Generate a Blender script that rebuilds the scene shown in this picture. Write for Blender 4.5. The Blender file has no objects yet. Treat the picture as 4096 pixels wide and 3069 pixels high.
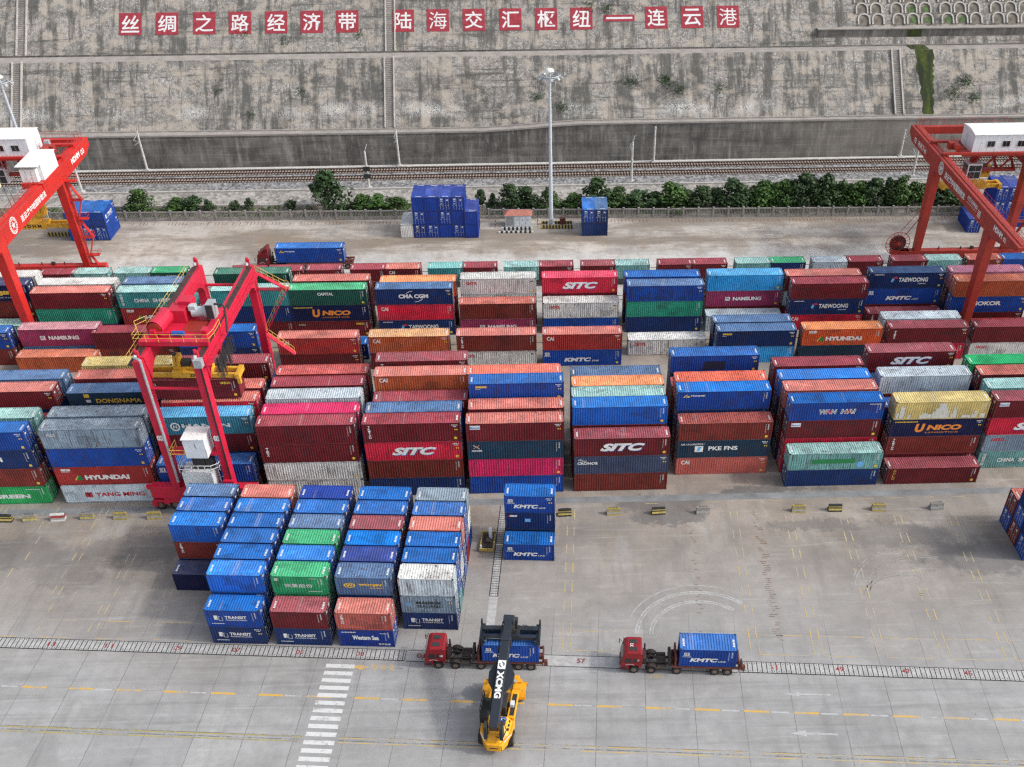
import bpy, bmesh, math, random
from mathutils import Vector, Matrix
R=math.radians; PI=math.pi
rnd=random.Random(7)
sc=bpy.context.scene; col=sc.collection
# ------------------------------------------------------------------ camera, sky, sun
cam=bpy.data.cameras.new('camera'); co=bpy.data.objects.new('camera',cam); col.objects.link(co); sc.camera=co
yaw,pit,rol=-0.028269,0.7050978,-0.0049658
_r=Vector((math.cos(yaw),math.sin(yaw),0)); _f0=Vector((-math.sin(yaw),math.cos(yaw),0)); _u0=Vector((0,0,1))
_f=_f0*math.cos(pit)-_u0*math.sin(pit); _u=_u0*math.cos(pit)+_f0*math.sin(pit)
_r2=_r*math.cos(rol)+_u*math.sin(rol); _u2=_u*math.cos(rol)-_r*math.sin(rol)
co.matrix_world=Matrix(((_r2.x,_u2.x,-_f.x,0),(_r2.y,_u2.y,-_f.y,0),(_r2.z,_u2.z,-_f.z,82.1127),(0,0,0,1)))
cam.sensor_fit='HORIZONTAL'; cam.sensor_width=36; cam.lens=3997.498/4096*36
cam.shift_x=-188.23/4096; cam.shift_y=558.50/4096; cam.clip_end=3000; cam.clip_start=1
SUN_EL,SUN_AZ=R(38),R(-9)
S=Vector((math.cos(SUN_EL)*math.cos(SUN_AZ),math.cos(SUN_EL)*math.sin(SUN_AZ),math.sin(SUN_EL)))
w=bpy.data.worlds.new('World'); sc.world=w; w.use_nodes=True
nt=w.node_tree; bg=nt.nodes['Background']; sky=nt.nodes.new('ShaderNodeTexSky'); sky.sky_type='NISHITA'; sky.sun_disc=False
sky.sun_elevation=SUN_EL; sky.sun_rotation=R(90)-SUN_AZ; sky.air_density=1.0; sky.dust_density=3.0; sky.ozone_density=1.0
hs=nt.nodes.new('ShaderNodeHueSaturation'); hs.inputs['Saturation'].default_value=.4; nt.links.new(sky.outputs[0],hs.inputs['Color']); nt.links.new(hs.outputs[0],bg.inputs[0]); bg.inputs[1].default_value=0.15
ld=bpy.data.lights.new('sun','SUN'); ld.energy=1.05; ld.angle=R(4); ld.color=(1,.955,.89)
lo=bpy.data.objects.new('sun',ld); col.objects.link(lo); lo.rotation_euler=(-S).to_track_quat('-Z','Y').to_euler()
sc.view_settings.view_transform='Standard'; sc.view_settings.look='None'; sc.view_settings.exposure=0.72; sc.view_settings.gamma=1
sc.render.engine='CYCLES'
try:
    sc.cycles.max_bounces=5; sc.cycles.use_denoising=False; sc.cycles.use_adaptive_sampling=False; sc.cycles.filter_width=1.35; sc.cycles.sample_clamp_indirect=3; sc.cycles.diffuse_bounces=3
except Exception: pass

# ------------------------------------------------------------------ node helpers
class NT:
    def __init__(s,name,rough=.6,spec=.4):
        s.m=bpy.data.materials.new(name); s.m.use_nodes=True; s.t=s.m.node_tree; s.b=s.t.nodes['Principled BSDF']
        s.b.inputs['Roughness'].default_value=rough; s.b.inputs['Specular IOR Level'].default_value=spec
    def n(s,ty,**k):
        x=s.t.nodes.new('ShaderNode'+ty)
        for a,v in k.items():
            if a in x.inputs: x.inputs[a].default_value=v
            else: setattr(x,a,v)
        return x
    def l(s,a,b): s.t.links.new(a,b)
    def coord(s,scale=(1,1,1),rot=0,rand=False,loc=(0,0,0)):
        tc=s.n('TexCoord'); mp=s.n('Mapping'); mp.inputs['Scale'].default_value=scale; mp.inputs['Rotation'].default_value=(0,0,rot); mp.inputs['Location'].default_value=loc
        src=tc.outputs['Object']
        if rand:
            oi=s.n('ObjectInfo'); mu=s.n('Math',operation='MULTIPLY'); s.l(oi.outputs['Random'],mu.inputs[0]); mu.inputs[1].default_value=97
            ad=s.n('VectorMath',operation='ADD'); s.l(src,ad.inputs[0]); s.l(mu.outputs[0],ad.inputs[1]); src=ad.outputs[0]
        s.l(src,mp.inputs['Vector']); return mp.outputs[0]
    def noise(s,vec,scale,detail=3,rough=.55):
        x=s.n('TexNoise'); x.inputs['Scale'].default_value=scale; x.inputs['Detail'].default_value=detail; x.inputs['Roughness'].default_value=rough; s.l(vec,x.inputs['Vector']); return x.outputs['Fac']
    def rng(s,v,a,b,c=0,d=1):
        x=s.n('MapRange'); x.inputs[1].default_value=a; x.inputs[2].default_value=b; x.inputs[3].default_value=c; x.inputs[4].default_value=d; s.l(v,x.inputs[0]); return x.outputs[0]
    def mix(s,f,a,b,mode='MIX'):
        x=s.n('MixRGB'); x.blend_type=mode
        for i,v in ((0,f),(1,a),(2,b)):
            if hasattr(v,'links'): s.l(v,x.inputs[i])
            elif i==0: x.inputs[0].default_value=v
            else: x.inputs[i].default_value=(*v,1) if len(v)==3 else v
        return x.outputs[0]
    def mth(s,op,a,b=0):
        x=s.n('Math',operation=op)
        for i,v in ((0,a),(1,b)):
            if hasattr(v,'links'): s.l(v,x.inputs[i])
            else: x.inputs[i].default_value=v
        return x.outputs[0]
    def xyz(s,v):
        x=s.n('SeparateXYZ'); s.l(v,x.inputs[0]); return x.outputs
    def out(s,c): s.l(c,s.b.inputs['Base Color']); return s.m
    def bump(s,h,st=.3,d=.02):
        b=s.n('Bump'); b.inputs['Strength'].default_value=st; b.inputs['Distance'].default_value=d; s.l(h,b.inputs['Height']); s.l(b.outputs[0],s.b.inputs['Normal'])
def plain(name,c,rough=.6,var=.18,scale=1.2,spec=.4,metal=0,rust=0):
    n=NT(name,rough,spec); v=n.coord(rand=True); f=n.noise(v,scale,4)
    c0=n.mix(n.rng(f,.3,.7),tuple(x*(1-var) for x in c),tuple(min(1,x*(1+var)) for x in c))
    if rust:
        g=n.noise(n.coord((2,2,.4),rand=True),1.6,4); c0=n.mix(n.rng(g,.62-rust*.2,.8-rust*.2,0,.75),c0,(.09,.04,.02))
    n.b.inputs['Metallic'].default_value=metal
    return n.out(c0)
def paint(name,dust,rough):
    n=NT(name,rough,.18); oi=n.n('ObjectInfo'); v=n.coord(rand=True)
    c=oi.outputs['Color']; f=n.noise(v,.35,4,.6); rd_=oi.outputs['Random']
    hi=n.mix(1,c,(1.22,1.22,1.22),'MULTIPLY'); lo_=n.mix(1,c,(.76,.76,.78),'MULTIPLY'); c0=n.mix(n.rng(f,.3,.7),lo_,hi)
    if dust:
        d=n.rng(n.noise(v,.5,5,.65),.3,.72,dust*.45,dust*1.25); c0=n.mix(n.mth('MULTIPLY',d,n.rng(rd_,0,1,.3,2.4)),c0,(.45,.44,.42)); pl=n.noise(n.coord((.35,.5,.5),rand=True),1,3); c0=n.mix(n.mth('MULTIPLY',n.rng(pl,.56,.6,0,.55),n.rng(rd_,.35,.6)),c0,n.mix(1,c0,(1.5,1.5,1.5),'MULTIPLY')); c0=n.mix(n.mth('MULTIPLY',n.rng(pl,.40,.43,.5,0),n.rng(rd_,.9,.5)),c0,n.mix(1,c0,(.55,.52,.5),'MULTIPLY'))
        pat=n.noise(n.coord((.55,.02,.02),rand=True),2.2,0); c0=n.mix(n.rng(pat,.77,.775,0,.2),c0,(.42,.38,.36))
    else:
        pt=n.n('TexVoronoi'); pt.inputs['Scale'].default_value=1; pt.distance='CHEBYCHEV'; n.l(n.coord((.55,.02,.8),rand=True),pt.inputs['Vector'])
        pc=n.n('SeparateColor'); n.l(pt.outputs['Color'],pc.inputs[0]); c0=n.mix(n.rng(pc.outputs[0],.9,.905,0,.3),c0,(.04,.03,.035))
    st=n.noise(n.coord((3.2,3.2,.35),rand=True),1.4,5,.6); al=oi.outputs['Alpha']
    sp=n.noise(v,2.6,6,.7)
    a=n.mth('MULTIPLY',n.rng(st if not dust else sp,.53,.68),al); c0=n.mix(a,c0,(.085,.036,.018))
    c0=n.mix(n.rng(sp,.66,.8,0,.6),c0,(.06,.045,.04))
    dn=n.noise(v,.9,3,.5); n.bump(dn,.4,.08); return n.out(c0)
M={}
M['paint']=paint('container_paint',0,.5); M['roof']=paint('container_roof_paint',.055,.6)
for k,c,r in [('white',(.74,.74,.72),.6),('yellow',(.75,.5,.06),.6),('redp',(.5,.03,.04),.6),('blue',(.02,.1,.4),.5),('black',(.02,.02,.022),.6),('navy',(.012,.02,.05),.5),('ltblue',(.15,.42,.75),.5),('green',(.02,.2,.06),.6),('orange',(.75,.25,.04),.6),('greyl',(.45,.5,.53),.5),('yellowd',(.5,.33,.04),.6)]: M[k]=plain('lettering_'+k,c,r,.12,3)
M['steel']=plain('galvanised_steel',(.42,.45,.47),.45,.12,2,metal=.3); M['dark']=plain('dark_steel',(.035,.035,.037),.55,.3,3); M['rubber']=plain('tyre_rubber',(.022,.02,.019),.85,.25,6)
M['rim']=plain('wheel_rim',(.16,.12,.1),.6,.3,5); M['glass']=plain('tinted_glass',(.015,.018,.02),.08,.1,1,.6)
M['craneP']=plain('magenta_red_crane_paint',(.56,.016,.05),.42,.12,.4,rust=.25); M['craneR']=plain('red_crane_paint',(.52,.022,.018),.42,.14,.4,rust=.25); M['craneD']=plain('dark_rusty_red_crane_paint',(.34,.03,.02),.5,.18,.4,rust=.3)  # craneD is a darker, slightly rustier red than craneR
M['rtgrail']=plain('greasy_rail_top',(.05,.035,.03),.6,.4,1.2); M['yel']=plain('spreader_yellow_paint',(.66,.36,.03),.5,.18,1.5,rust=.35); M['rail_y']=plain('railing_yellow_paint',(.72,.5,.1),.5,.1); M['rsy']=plain('machine_yellow_paint',(.78,.36,.015),.38,.1,.8,rust=.12)
M['cabin']=plain('white_cabin_panel',(.68,.72,.75),.5,.07,.7,rust=.12); M['cabinroof']=plain('white_cabin_roof',(.8,.8,.78),.6,.06,.8,rust=.2)
M['truckred']=plain('truck_red_paint',(.25,.01,.016),.4,.18,1.5,rust=.15); M['truckdk']=plain('dark_red_truck_paint',(.17,.012,.018),.4,.2,1.5); M['chassis']=plain('dirty_chassis',(.045,.034,.03),.75,.4,4); M['trailer']=plain('rusty_trailer_paint',(.13,.04,.032),.7,.35,3,rust=.3)
M['boom']=plain('dark_blue_grey_boom',(.022,.028,.038),.42,.12,1)
M['pole']=plain('grey_pole_paint',(.5,.55,.6),.45,.07,.5); M['concpole']=plain('concrete_pole',(.5,.49,.47),.8,.2,2); M['tileroof']=plain('pink_roof_tiles',(.42,.16,.12),.7,.2,2); M['hutwall']=plain('pale_hut_wall',(.46,.49,.5),.7,.1,1.5)
M['fence']=plain('weathered_concrete_fence',(.27,.255,.24),.85,.25,1.5); M['bark']=plain('bark',(.07,.055,.04),.9,.3,4)
M['barrier']=plain('grey_concrete_barrier',(.25,.24,.225),.85,.3,3); M['kerb']=plain('kerb_stone',(.42,.40,.37),.85,.2,1.2)
M['markY']=None
def leaf(name,c):
    n=NT(name,.55,.3); v=n.coord(rand=True); f=n.noise(v,1.1,3); oi=n.n('ObjectInfo')
    c0=n.mix(n.rng(f,.35,.65),tuple(x*.55 for x in c),tuple(x*1.5 for x in c)); c0=n.mix(n.rng(oi.outputs['Random'],0,1,0,.3),c0,(.04,.06,.022)); return n.out(c0)
M['leaf']=leaf('green_leaves',(.032,.066,.022)); M['leafb']=leaf('bright_green_leaves',(.05,.105,.022)); M['grass']=leaf('rough_grass',(.06,.11,.03))

# ------------------------------------------------------------------ mesh helper
class MB:
    def __init__(s): s.v=[];s.f=[];s.mi=[];s.ms=[];s.cur=0
    def mat(s,m):
        m=M[m] if isinstance(m,str) else m
        if m not in s.ms: s.ms.append(m)
        s.cur=s.ms.index(m); return s
    def add(s,vs,fs):
        b=len(s.v); s.v+= [tuple(p) for p in vs]; s.f+=[tuple(b+i for i in f) for f in fs]; s.mi+=[s.cur]*len(fs); return s
    def box(s,x0,x1,y0,y1,z0,z1,mt=None):
        vs=[(x,y,z) for z in (z0,z1) for y in (y0,y1) for x in (x0,x1)]
        if mt: vs=[mt@Vector(p) for p in vs]
        return s.add(vs,[(0,2,3,1),(4,5,7,6),(0,1,5,4),(2,6,7,3),(0,4,6,2),(1,3,7,5)])
    def cbox(s,c,d,mt=None): return s.box(c[0]-d[0]/2,c[0]+d[0]/2,c[1]-d[1]/2,c[1]+d[1]/2,c[2]-d[2]/2,c[2]+d[2]/2,mt)
    def quad(s,a,b,c,d): return s.add([a,b,c,d],[(0,1,2,3)])
    def beam(s,p,q,w,h,w2=None,h2=None):
        p=Vector(p);q=Vector(q);d=(q-p).normalized(); up=Vector((0,0,1)) if abs(d.z)<.95 else Vector((0,1,0)); r=d.cross(up).normalized(); u=r.cross(d)
        w2=w2 or w;h2=h2 or h; vs=[]
        for c,a,b in ((p,w,h),(q,w2,h2)): vs+=[c-r*a/2-u*b/2,c+r*a/2-u*b/2,c+r*a/2+u*b/2,c-r*a/2+u*b/2]
        return s.add(vs,[(3,2,1,0),(4,5,6,7),(0,1,5,4),(1,2,6,5),(2,3,7,6),(3,0,4,7)])
    def tube(s,p,q,r,r2=None,n=8,cap=True):
        p=Vector(p);q=Vector(q);d=(q-p).normalized(); up=Vector((0,0,1)) if abs(d.z)<.95 else Vector((0,1,0)); a=d.cross(up).normalized(); b=a.cross(d); r2=r if r2 is None else r2
        vs=[c+(a*math.cos(t)+b*math.sin(t))*rr for c,rr in ((p,r),(q,r2)) for t in [2*PI*i/n for i in range(n)]]
        fs=[(i,(i+1)%n,n+(i+1)%n,n+i) for i in range(n)]
        if cap: fs+=[tuple(range(n))[::-1],tuple(range(n,2*n))]
        return s.add(vs,fs)
    def path(s,ps,r,n=5):
        for a,b in zip(ps,ps[1:]): s.tube(a,b,r,n=n)
        return s
    def prism(s,poly,axis,a,b):
        def P(u,v,t): return {'x':(t,u,v),'y':(u,t,v),'z':(u,v,t)}[axis]
        n=len(poly); vs=[P(u,v,a) for u,v in poly]+[P(u,v,b) for u,v in poly]
        return s.add(vs,[tuple(range(n))[::-1],tuple(range(n,2*n))]+[(i,(i+1)%n,n+(i+1)%n,n+i) for i in range(n)])
    def mesh(s,name):
        m=bpy.data.meshes.new(name); m.from_pydata(s.v,[],s.f); m.polygons.foreach_set('material_index',s.mi)
        for x in s.ms: m.materials.append(x)
        bm=bmesh.new(); bm.from_mesh(m); bmesh.ops.recalc_face_normals(bm,faces=bm.faces); bm.to_mesh(m); bm.free(); m.update(); return m
    def obj(s,name,parent=None,bevel=0):
        o=bpy.data.objects.new(name,s.mesh(name)); col.objects.link(o)
        if parent: o.parent=parent
        if bevel:
            b=o.modifiers.new('bevel','BEVEL'); b.width=bevel; b.segments=2; b.limit_method='ANGLE'
        return o
USED={}
def tag(o,label=None,cat=None,group=None,kind=None):
    if label:
        o['label']=label; USED.setdefault(label,[]).append(o.name)
    if cat: o['category']=cat
    if group: o['group']=group
    if kind: o['kind']=kind
    return o
def empty(name,loc,rz=0,label=None,cat=None,group=None):
    o=bpy.data.objects.new(name,None); col.objects.link(o); o.location=loc; o.rotation_euler=(0,0,rz); o.empty_display_size=.5
    return tag(o,label,cat,group)
def part(name,mesh,parent,color=None):
    o=bpy.data.objects.new(name,mesh); col.objects.link(o); o.parent=parent
    if color: o.color=color
    return o
def kids(o): return [c for c in col.objects if c.parent==o]
# ------------------------------------------------------------------ text
_tc={}
def glyphs(txt,bold,shear):
    k=(txt,bold,shear)
    if k not in _tc:
        c=bpy.data.curves.new('t','FONT'); c.body=txt; c.offset=bold; c.shear=shear; c.resolution_u=3
        o=bpy.data.objects.new('t',c); col.objects.link(o); bpy.context.view_layer.update(); m=o.to_mesh()
        vs=[(v.co.x,v.co.y) for v in m.vertices]; fs=[tuple(p.vertices) for p in m.polygons]; o.to_mesh_clear()
        bpy.data.objects.remove(o); bpy.data.curves.remove(c)
        x0=min(v[0] for v in vs);x1=max(v[0] for v in vs);y0=min(v[1] for v in vs);y1=max(v[1] for v in vs)
        _tc[k]=([((x-x0)/(x1-x0 or 1),(y-y0)/(y1-y0 or 1)) for x,y in vs],fs)
    return _tc[k]
def text(mb,txt,x0,x1,z0,z1,mat,bold=.03,shear=0,P=None,y=0):
    """fit txt into the rectangle x0..x1, z0..z1 of the plane y; P maps (x,z) elsewhere"""
    vs,fs=glyphs(txt,bold,shear); mb.mat(mat)
    pts=[(x0+a*(x1-x0),z0+b*(z1-z0)) for a,b in vs]
    mb.add([(P(a,b) if P else (a,y,b)) for a,b in pts],fs); return mb
# ------------------------------------------------------------------ shipping containers
L40,L20,WD,H0=12.19,6.06,2.438,2.6
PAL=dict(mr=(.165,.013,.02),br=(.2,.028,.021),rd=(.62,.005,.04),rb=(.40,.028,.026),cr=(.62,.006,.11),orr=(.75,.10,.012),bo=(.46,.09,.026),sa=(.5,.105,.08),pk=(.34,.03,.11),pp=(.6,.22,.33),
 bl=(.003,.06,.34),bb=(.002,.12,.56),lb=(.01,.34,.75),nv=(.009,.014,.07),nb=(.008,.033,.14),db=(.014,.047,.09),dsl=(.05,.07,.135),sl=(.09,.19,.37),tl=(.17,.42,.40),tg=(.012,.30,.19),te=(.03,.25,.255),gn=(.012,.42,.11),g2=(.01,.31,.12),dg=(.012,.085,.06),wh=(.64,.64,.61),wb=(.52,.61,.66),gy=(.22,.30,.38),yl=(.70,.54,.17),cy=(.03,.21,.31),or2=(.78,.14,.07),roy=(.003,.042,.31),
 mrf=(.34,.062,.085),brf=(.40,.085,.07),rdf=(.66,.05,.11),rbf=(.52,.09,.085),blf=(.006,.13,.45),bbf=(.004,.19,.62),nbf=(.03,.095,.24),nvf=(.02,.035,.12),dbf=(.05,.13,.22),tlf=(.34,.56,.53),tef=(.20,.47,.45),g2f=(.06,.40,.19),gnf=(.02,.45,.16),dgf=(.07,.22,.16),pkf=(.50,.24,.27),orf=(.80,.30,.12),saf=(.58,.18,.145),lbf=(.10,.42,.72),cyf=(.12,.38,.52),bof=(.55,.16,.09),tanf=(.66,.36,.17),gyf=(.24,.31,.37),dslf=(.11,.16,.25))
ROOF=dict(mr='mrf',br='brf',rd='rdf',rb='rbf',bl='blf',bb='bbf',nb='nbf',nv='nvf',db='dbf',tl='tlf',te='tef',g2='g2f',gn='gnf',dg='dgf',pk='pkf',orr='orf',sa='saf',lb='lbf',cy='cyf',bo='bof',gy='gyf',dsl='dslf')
WORD=dict(mr='maroon',br='reddish brown',rd='bright red',rb='brick red',cr='crimson',orr='orange',bo='rusty orange',sa='salmon',pk='plum red',pp='pale pink',bl='royal blue',bb='bright blue',lb='sky blue',nv='navy',nb='dark blue',db='slate blue green',dsl='slate',sl='faded blue',tl='pale teal',tg='jade green',te='teal',gn='bright green',g2='sea green',dg='bottle green',wh='white',wb='pale blue white',gy='grey blue',yl='pale yellow',cy='turquoise blue',or2='coral orange',roy='ultramarine')
def corr_wall(L,y,sgn,z0,z1):
    m=MB().mat('paint'); x=.15; xe=L-.15; n=max(1,round((xe-x)/.31)); p=(xe-x)/n; prof=[]
    for i in range(n):
        b=x+i*p; prof+=[(b,.015),(b+p*.28,.015),(b+p*.42,.075),(b+p*.86,.075)]
    prof.append((xe,.015)); vs=[(a,y+sgn*d,z) for z in (z0,z1) for a,d in prof]; k=len(prof)
    return m.add(vs,[(i,i+1,k+i+1,k+i) for i in range(k-1)])
def build_meshes(L):
    r={}
    f=MB().mat('paint')
    for x in (0,L-.16):
        for y in (0,WD-.16): f.box(x,x+.16,y,y+.16,.0,H0)
    for y in (0,WD-.1):
        f.box(.16,L-.16,y+.003,y+.1,.04,.17); f.box(.16,L-.16,y+.003,y+.09,H0-.09,H0-.012)
    for x in (0,L-.1):
        f.box(x+.003,x+.1,.16,WD-.16,.04,.18); f.box(x+.003,x+.1,.16,WD-.16,H0-.14,H0-.012)
    f.box(.1,L-.1,.1,WD-.1,.1,.14)
    f.mat('dark')
    for x in (0,L):
        for y in (0,WD):
            for z in (0,H0-.12):
                a=-.004 if x==0 else L-.178; f.box(a,a+.182,(-.004 if y==0 else WD-.162),(.166 if y==0 else WD+.004),z-(.001 if z==0 else 0),z+.124)
    r['frame']=f.mesh('container_frame')
    r['front']=corr_wall(L,0,1,.17,H0-.09).mesh('container_side_wall'); r['back']=corr_wall(L,WD,-1,.17,H0-.09).mesh('container_side_wall')
    m=MB().mat('roof'); n=round((L-.2)/.29); p=(L-.2)/n; prof=[]
    for i in range(n):
        b=.1+i*p; prof+=[(b,0),(b+p*.3,0),(b+p*.45,-.05),(b+p*.85,-.05)]
    prof.append((L-.1,0)); k=len(prof)
    m.add([(a,y,H0-.014+d) for y in (.09,WD-.09) for a,d in prof],[(i,i+1,k+i+1,k+i) for i in range(k-1)])
    m.quad((.0,.0,H0-.010),(L,.0,H0-.010),(L,.09,H0-.010),(.0,.09,H0-.010)); m.quad((.0,WD-.09,H0-.010),(L,WD-.09,H0-.010),(L,WD,H0-.010),(.0,WD,H0-.010))
    m.quad((.0,.09,H0-.0102),(.1,.09,H0-.0102),(.1,WD-.09,H0-.0102),(.0,WD-.09,H0-.0102)); m.quad((L-.1,.09,H0-.0102),(L,.09,H0-.0102),(L,WD-.09,H0-.0102),(L-.1,WD-.09,H0-.0102))
    r['roof']=m.mesh('container_roof')
    for e,x,s in (('l',0,1),('r',L,-1)):
        m=MB().mat('paint'); y0,y1=.16,WD-.16; n=7; p=(y1-y0)/n; prof=[]
        for i in range(n):
            b=y0+i*p; prof+=[(b,.02),(b+p*.3,.02),(b+p*.5,.06),(b+p*.8,.06)]
        prof.append((y1,.02)); k=len(prof); m.add([(x+s*d,a,z) for z in (.18,H0-.14) for a,d in prof],[(i,i+1,k+i+1,k+i) for i in range(k-1)])
        r['end'+e]=m.mesh('container_end_wall')
        m=MB().mat('paint')
        for a,b in ((.16,WD/2-.01),(WD/2+.01,WD-.16)):
            m.box(x+s*.05 if s>0 else x-.08,x+.08 if s>0 else x-.05,a,b,.18,H0-.14)
            for z in (.5,1.0,1.55,2.05): m.box(*( (x+.035,x+.05) if s>0 else (x-.05,x-.035)),a+.06,b-.06,z,z+.12)
        m.mat('steel')
        for y in (.45,.95,1.49,1.99):
            m.tube((x+s*.02,y,.2),(x+s*.02,y,H0-.15),.022,n=6)
            m.box(*((x-.002,x+.03) if s>0 else (x-.03,x+.002)),y-.02,y+.24,1.0,1.05)
        m.mat('white')
        xx=x-s*.001+s*.028; 
        for y0,y1,z0,z1 in ((1.55,1.95,2.1,2.3),(1.6,1.9,1.9,1.96),(1.6,1.95,1.75,1.81),(1.6,1.85,1.4,1.46),(1.6,1.95,1.25,1.3),(.55,.8,1.9,2.15)): m.quad((xx,y0,z0),(xx,y1,z0),(xx,y1,z1),(xx,y0,z1))
        r['door'+e]=m.mesh('container_door')
    # small stencilled code strips on the side and roof, two layouts
    for k in (0,1):
        m=MB().mat('white'); y=.009
        def q(x0,x1,z0,z1): m.quad((x0,y,z0),(x1,y,z0),(x1,y,z1),(x0,y,z1))
        if k==0:
            for z in (2.2,2.05,1.9,1.75,1.6,1.45): q(L-.62,L-.5,z,z+.09)
            for z in [1.0+.1*i for i in range(13)]: q(L-.92,L-.86,z,z+.05)
        else:
            for x in (L-1.1,L-.95,L-.8,L-.65,L-.45): q(x,x+.1,2.2,2.32)
            for x in (L-.9,L-.75,L-.6): q(x,x+.1,2.0,2.1)
            m.mat('yellow'); q(L-.75,L-.6,1.55,1.72); q(L-.5,L-.35,1.55,1.72)
        m.mat('white')
        for xa in (.28,L-.5):
            for i in range(5): m.quad((xa,.55+.22*i,H0-.004),(xa+.2,.55+.22*i,H0-.004),(xa+.2,.7+.22*i,H0-.004),(xa,.7+.22*i,H0-.004))
        r['mark%d'%k]=m.mesh('container_marking')
    m=MB(); b=m.mat('yellow'); b.quad((L-.85,.008,.3),(L-.5,.008,.3),(L-.5,.008,.62),(L-.85,.008,.62)); r['stick']=m.mesh('container_warning_sticker')
    return r
MS={L40:build_meshes(L40),L20:build_meshes(L20)}
# lettering designs --------------------------------------------------
def D(f):
    m=MB(); f(m); return m.mesh('container_lettering')
Y0=.006
def q(m,mat,x0,x1,z0,z1,y=Y0): m.mat(mat).quad((x0,y,z0),(x1,y,z0),(x1,y,z1),(x0,y,z1))
def pg(m,mat,ps,y=Y0): m.mat(mat).add([(a,y,b) for a,b in ps],[tuple(range(len(ps)))])
def tx(m,s,x0,x1,z0,z1,mat='white',b=.03,sh=0,y=Y0): text(m,s,x0,x1,z0,z1,mat,b,sh,y=y)
def arc(m,mat,cx,cz,rx,rz,a0,a1,w,y=Y0,n=10):
    m.mat(mat)
    for i in range(n):
        t,u=a0+(a1-a0)*i/n,a0+(a1-a0)*(i+1)/n
        m.quad(*[(cx+k*math.cos(s)*rx,y,cz+k*math.sin(s)*rz) for s,k in ((t,1),(u,1),(u,1-w),(t,1-w))])
def vert(m,s,x0,x1,zt,zb,mat='white',b=.04):
    h=(zt-zb)/len(s)
    for i,c in enumerate(s): tx(m,c,x0,x1,zt-(i+1)*h+.04,zt-i*h-.02,mat,b)
def dashes(m,x0,x1,z0,z1,mat='white',n=9):
    p=(x1-x0)/n
    for i in range(n): q(m,mat,x0+i*p,x0+i*p+p*.72,z0,z1-(.03 if i%3==1 else 0))
def f_cai(m): tx(m,'CAI',.65,1.75,1.6,2.22,b=.03)
def f_sitc(m):
    tx(m,'SITC',3.36,9.06,.68,1.78,'blue',.055,.35,Y0+.003); tx(m,'SITC',3.3,9.0,.75,1.85,'white',.055,.35)
def kb(m,x,z,s=1):
    q(m,'white',x,x+.7*s,z,z+.5*s); q(m,'navy',x+.12*s,x+.55*s,z+.1*s,z+.4*s,Y0-.002); pg(m,'white',[(x+.2*s,z+.12*s),(x+.5*s,z+.25*s),(x+.2*s,z+.38*s)],Y0-.004); dashes(m,x-.1*s,x+.85*s,z-.15*s,z-.04*s,n=7)
def f_kmtc(m): tx(m,'KMTC',3.3,7.5,.7,1.35,b=.055,sh=.2); tx(m,'LINE',7.6,8.7,.7,.95,b=.02,sh=.2); kb(m,.35,1.75)
def f_tw(m):
    tx(m,'TAEWOONG',4.75,9.5,1.1,1.8,b=.03); tx(m,'Logistics',8.0,9.3,.66,.92,b=.02); pg(m,'ltblue',[(3.5,1.2),(3.8,1.0),(4.05,1.5),(3.75,1.8)]); pg(m,'redp',[(3.8,1.85),(4.1,1.6),(4.6,1.75),(4.3,2.0)]); dashes(m,.7,2.3,2.25,2.38,n=12)
def f_hy(m):
    tx(m,'HYUNDAI',3.6,9.2,.75,1.42,b=.06); pg(m,'green',[(2.55,.72),(3.3,.72),(3.1,1.4),(2.85,1.4)]); pg(m,'yellow',[(2.2,.72),(2.45,.72),(2.85,1.4),(2.75,1.4)]); q(m,'white',.9,2.05,2.05,2.35); dashes(m,.95,2.0,2.12,2.28,'black',6); dashes(m,.9,2.0,1.9,1.98,n=8)
def f_ns(m):
    tx(m,'NAMSUNG',4.4,9.05,1.0,1.6,b=.045); q(m,'white',3.15,3.9,.98,1.62)
    for i in (0,1,2): pg(m,'navy',[(3.25+.2*i,1.05),(3.3+.2*i,1.05),(3.42+.16*i,1.55),(3.3+.16*i,1.55)],Y0-.002)
def f_oocl(m): tx(m,'OOCL',.95,2.75,1.66,2.12,'redp',.05); dashes(m,L40-.9,L40-.4,2.0,2.2,'black',3)
def f_unico(m):
    tx(m,'U',3.2,4.45,.7,1.98,'orange',.06,.1); tx(m,'NICO',4.75,9.3,.98,1.78,'orange',.055,.12); tx(m,'LOGISTICS',4.7,9.0,.55,.74,'orange',.01); dashes(m,.4,3.4,2.2,2.36,'yellow',16)
def f_unico2(m): tx(m,'UNICO',9.9,11.2,1.95,2.28,'yellow',.05); q(m,'black',.7,1.9,1.85,2.25); dashes(m,.75,1.85,2.08,2.2,'yellow',6); dashes(m,.75,1.85,1.9,2.0,'white',6)
def f_cap(m): tx(m,'CAPITAL',4.5,7.0,1.65,2.1,b=.035)
def f_cma(m): tx(m,'CMA CGM',3.65,8.3,1.05,1.7,b=.05); arc(m,'white',6.0,1.3,1.4,.95,R(95),R(150),.08); arc(m,'white',6.0,1.35,1.6,.95,R(-85),R(-25),.08)
def f_chs(m): tx(m,'CHINA',2.6,5.0,.95,1.55,b=.03); tx(m,'SHIPPING',5.5,9.9,.95,1.55,b=.03); vert(m,'中国海运',.5,.95,2.35,.4,b=.02)
def f_sk(m): tx(m,'SINOKOR',2.3,8.1,1.15,1.85,b=.045); 
def f_hj(m): tx(m,'HANJIN',3.4,9.5,.85,1.6,b=.035); arc(m,'white',2.55,1.2,.62,.62,0,2*PI,.3,n=20); tx(m,'H',2.3,2.8,.98,1.42); dashes(m,.3,1.6,2.2,2.32,n=10)
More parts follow.
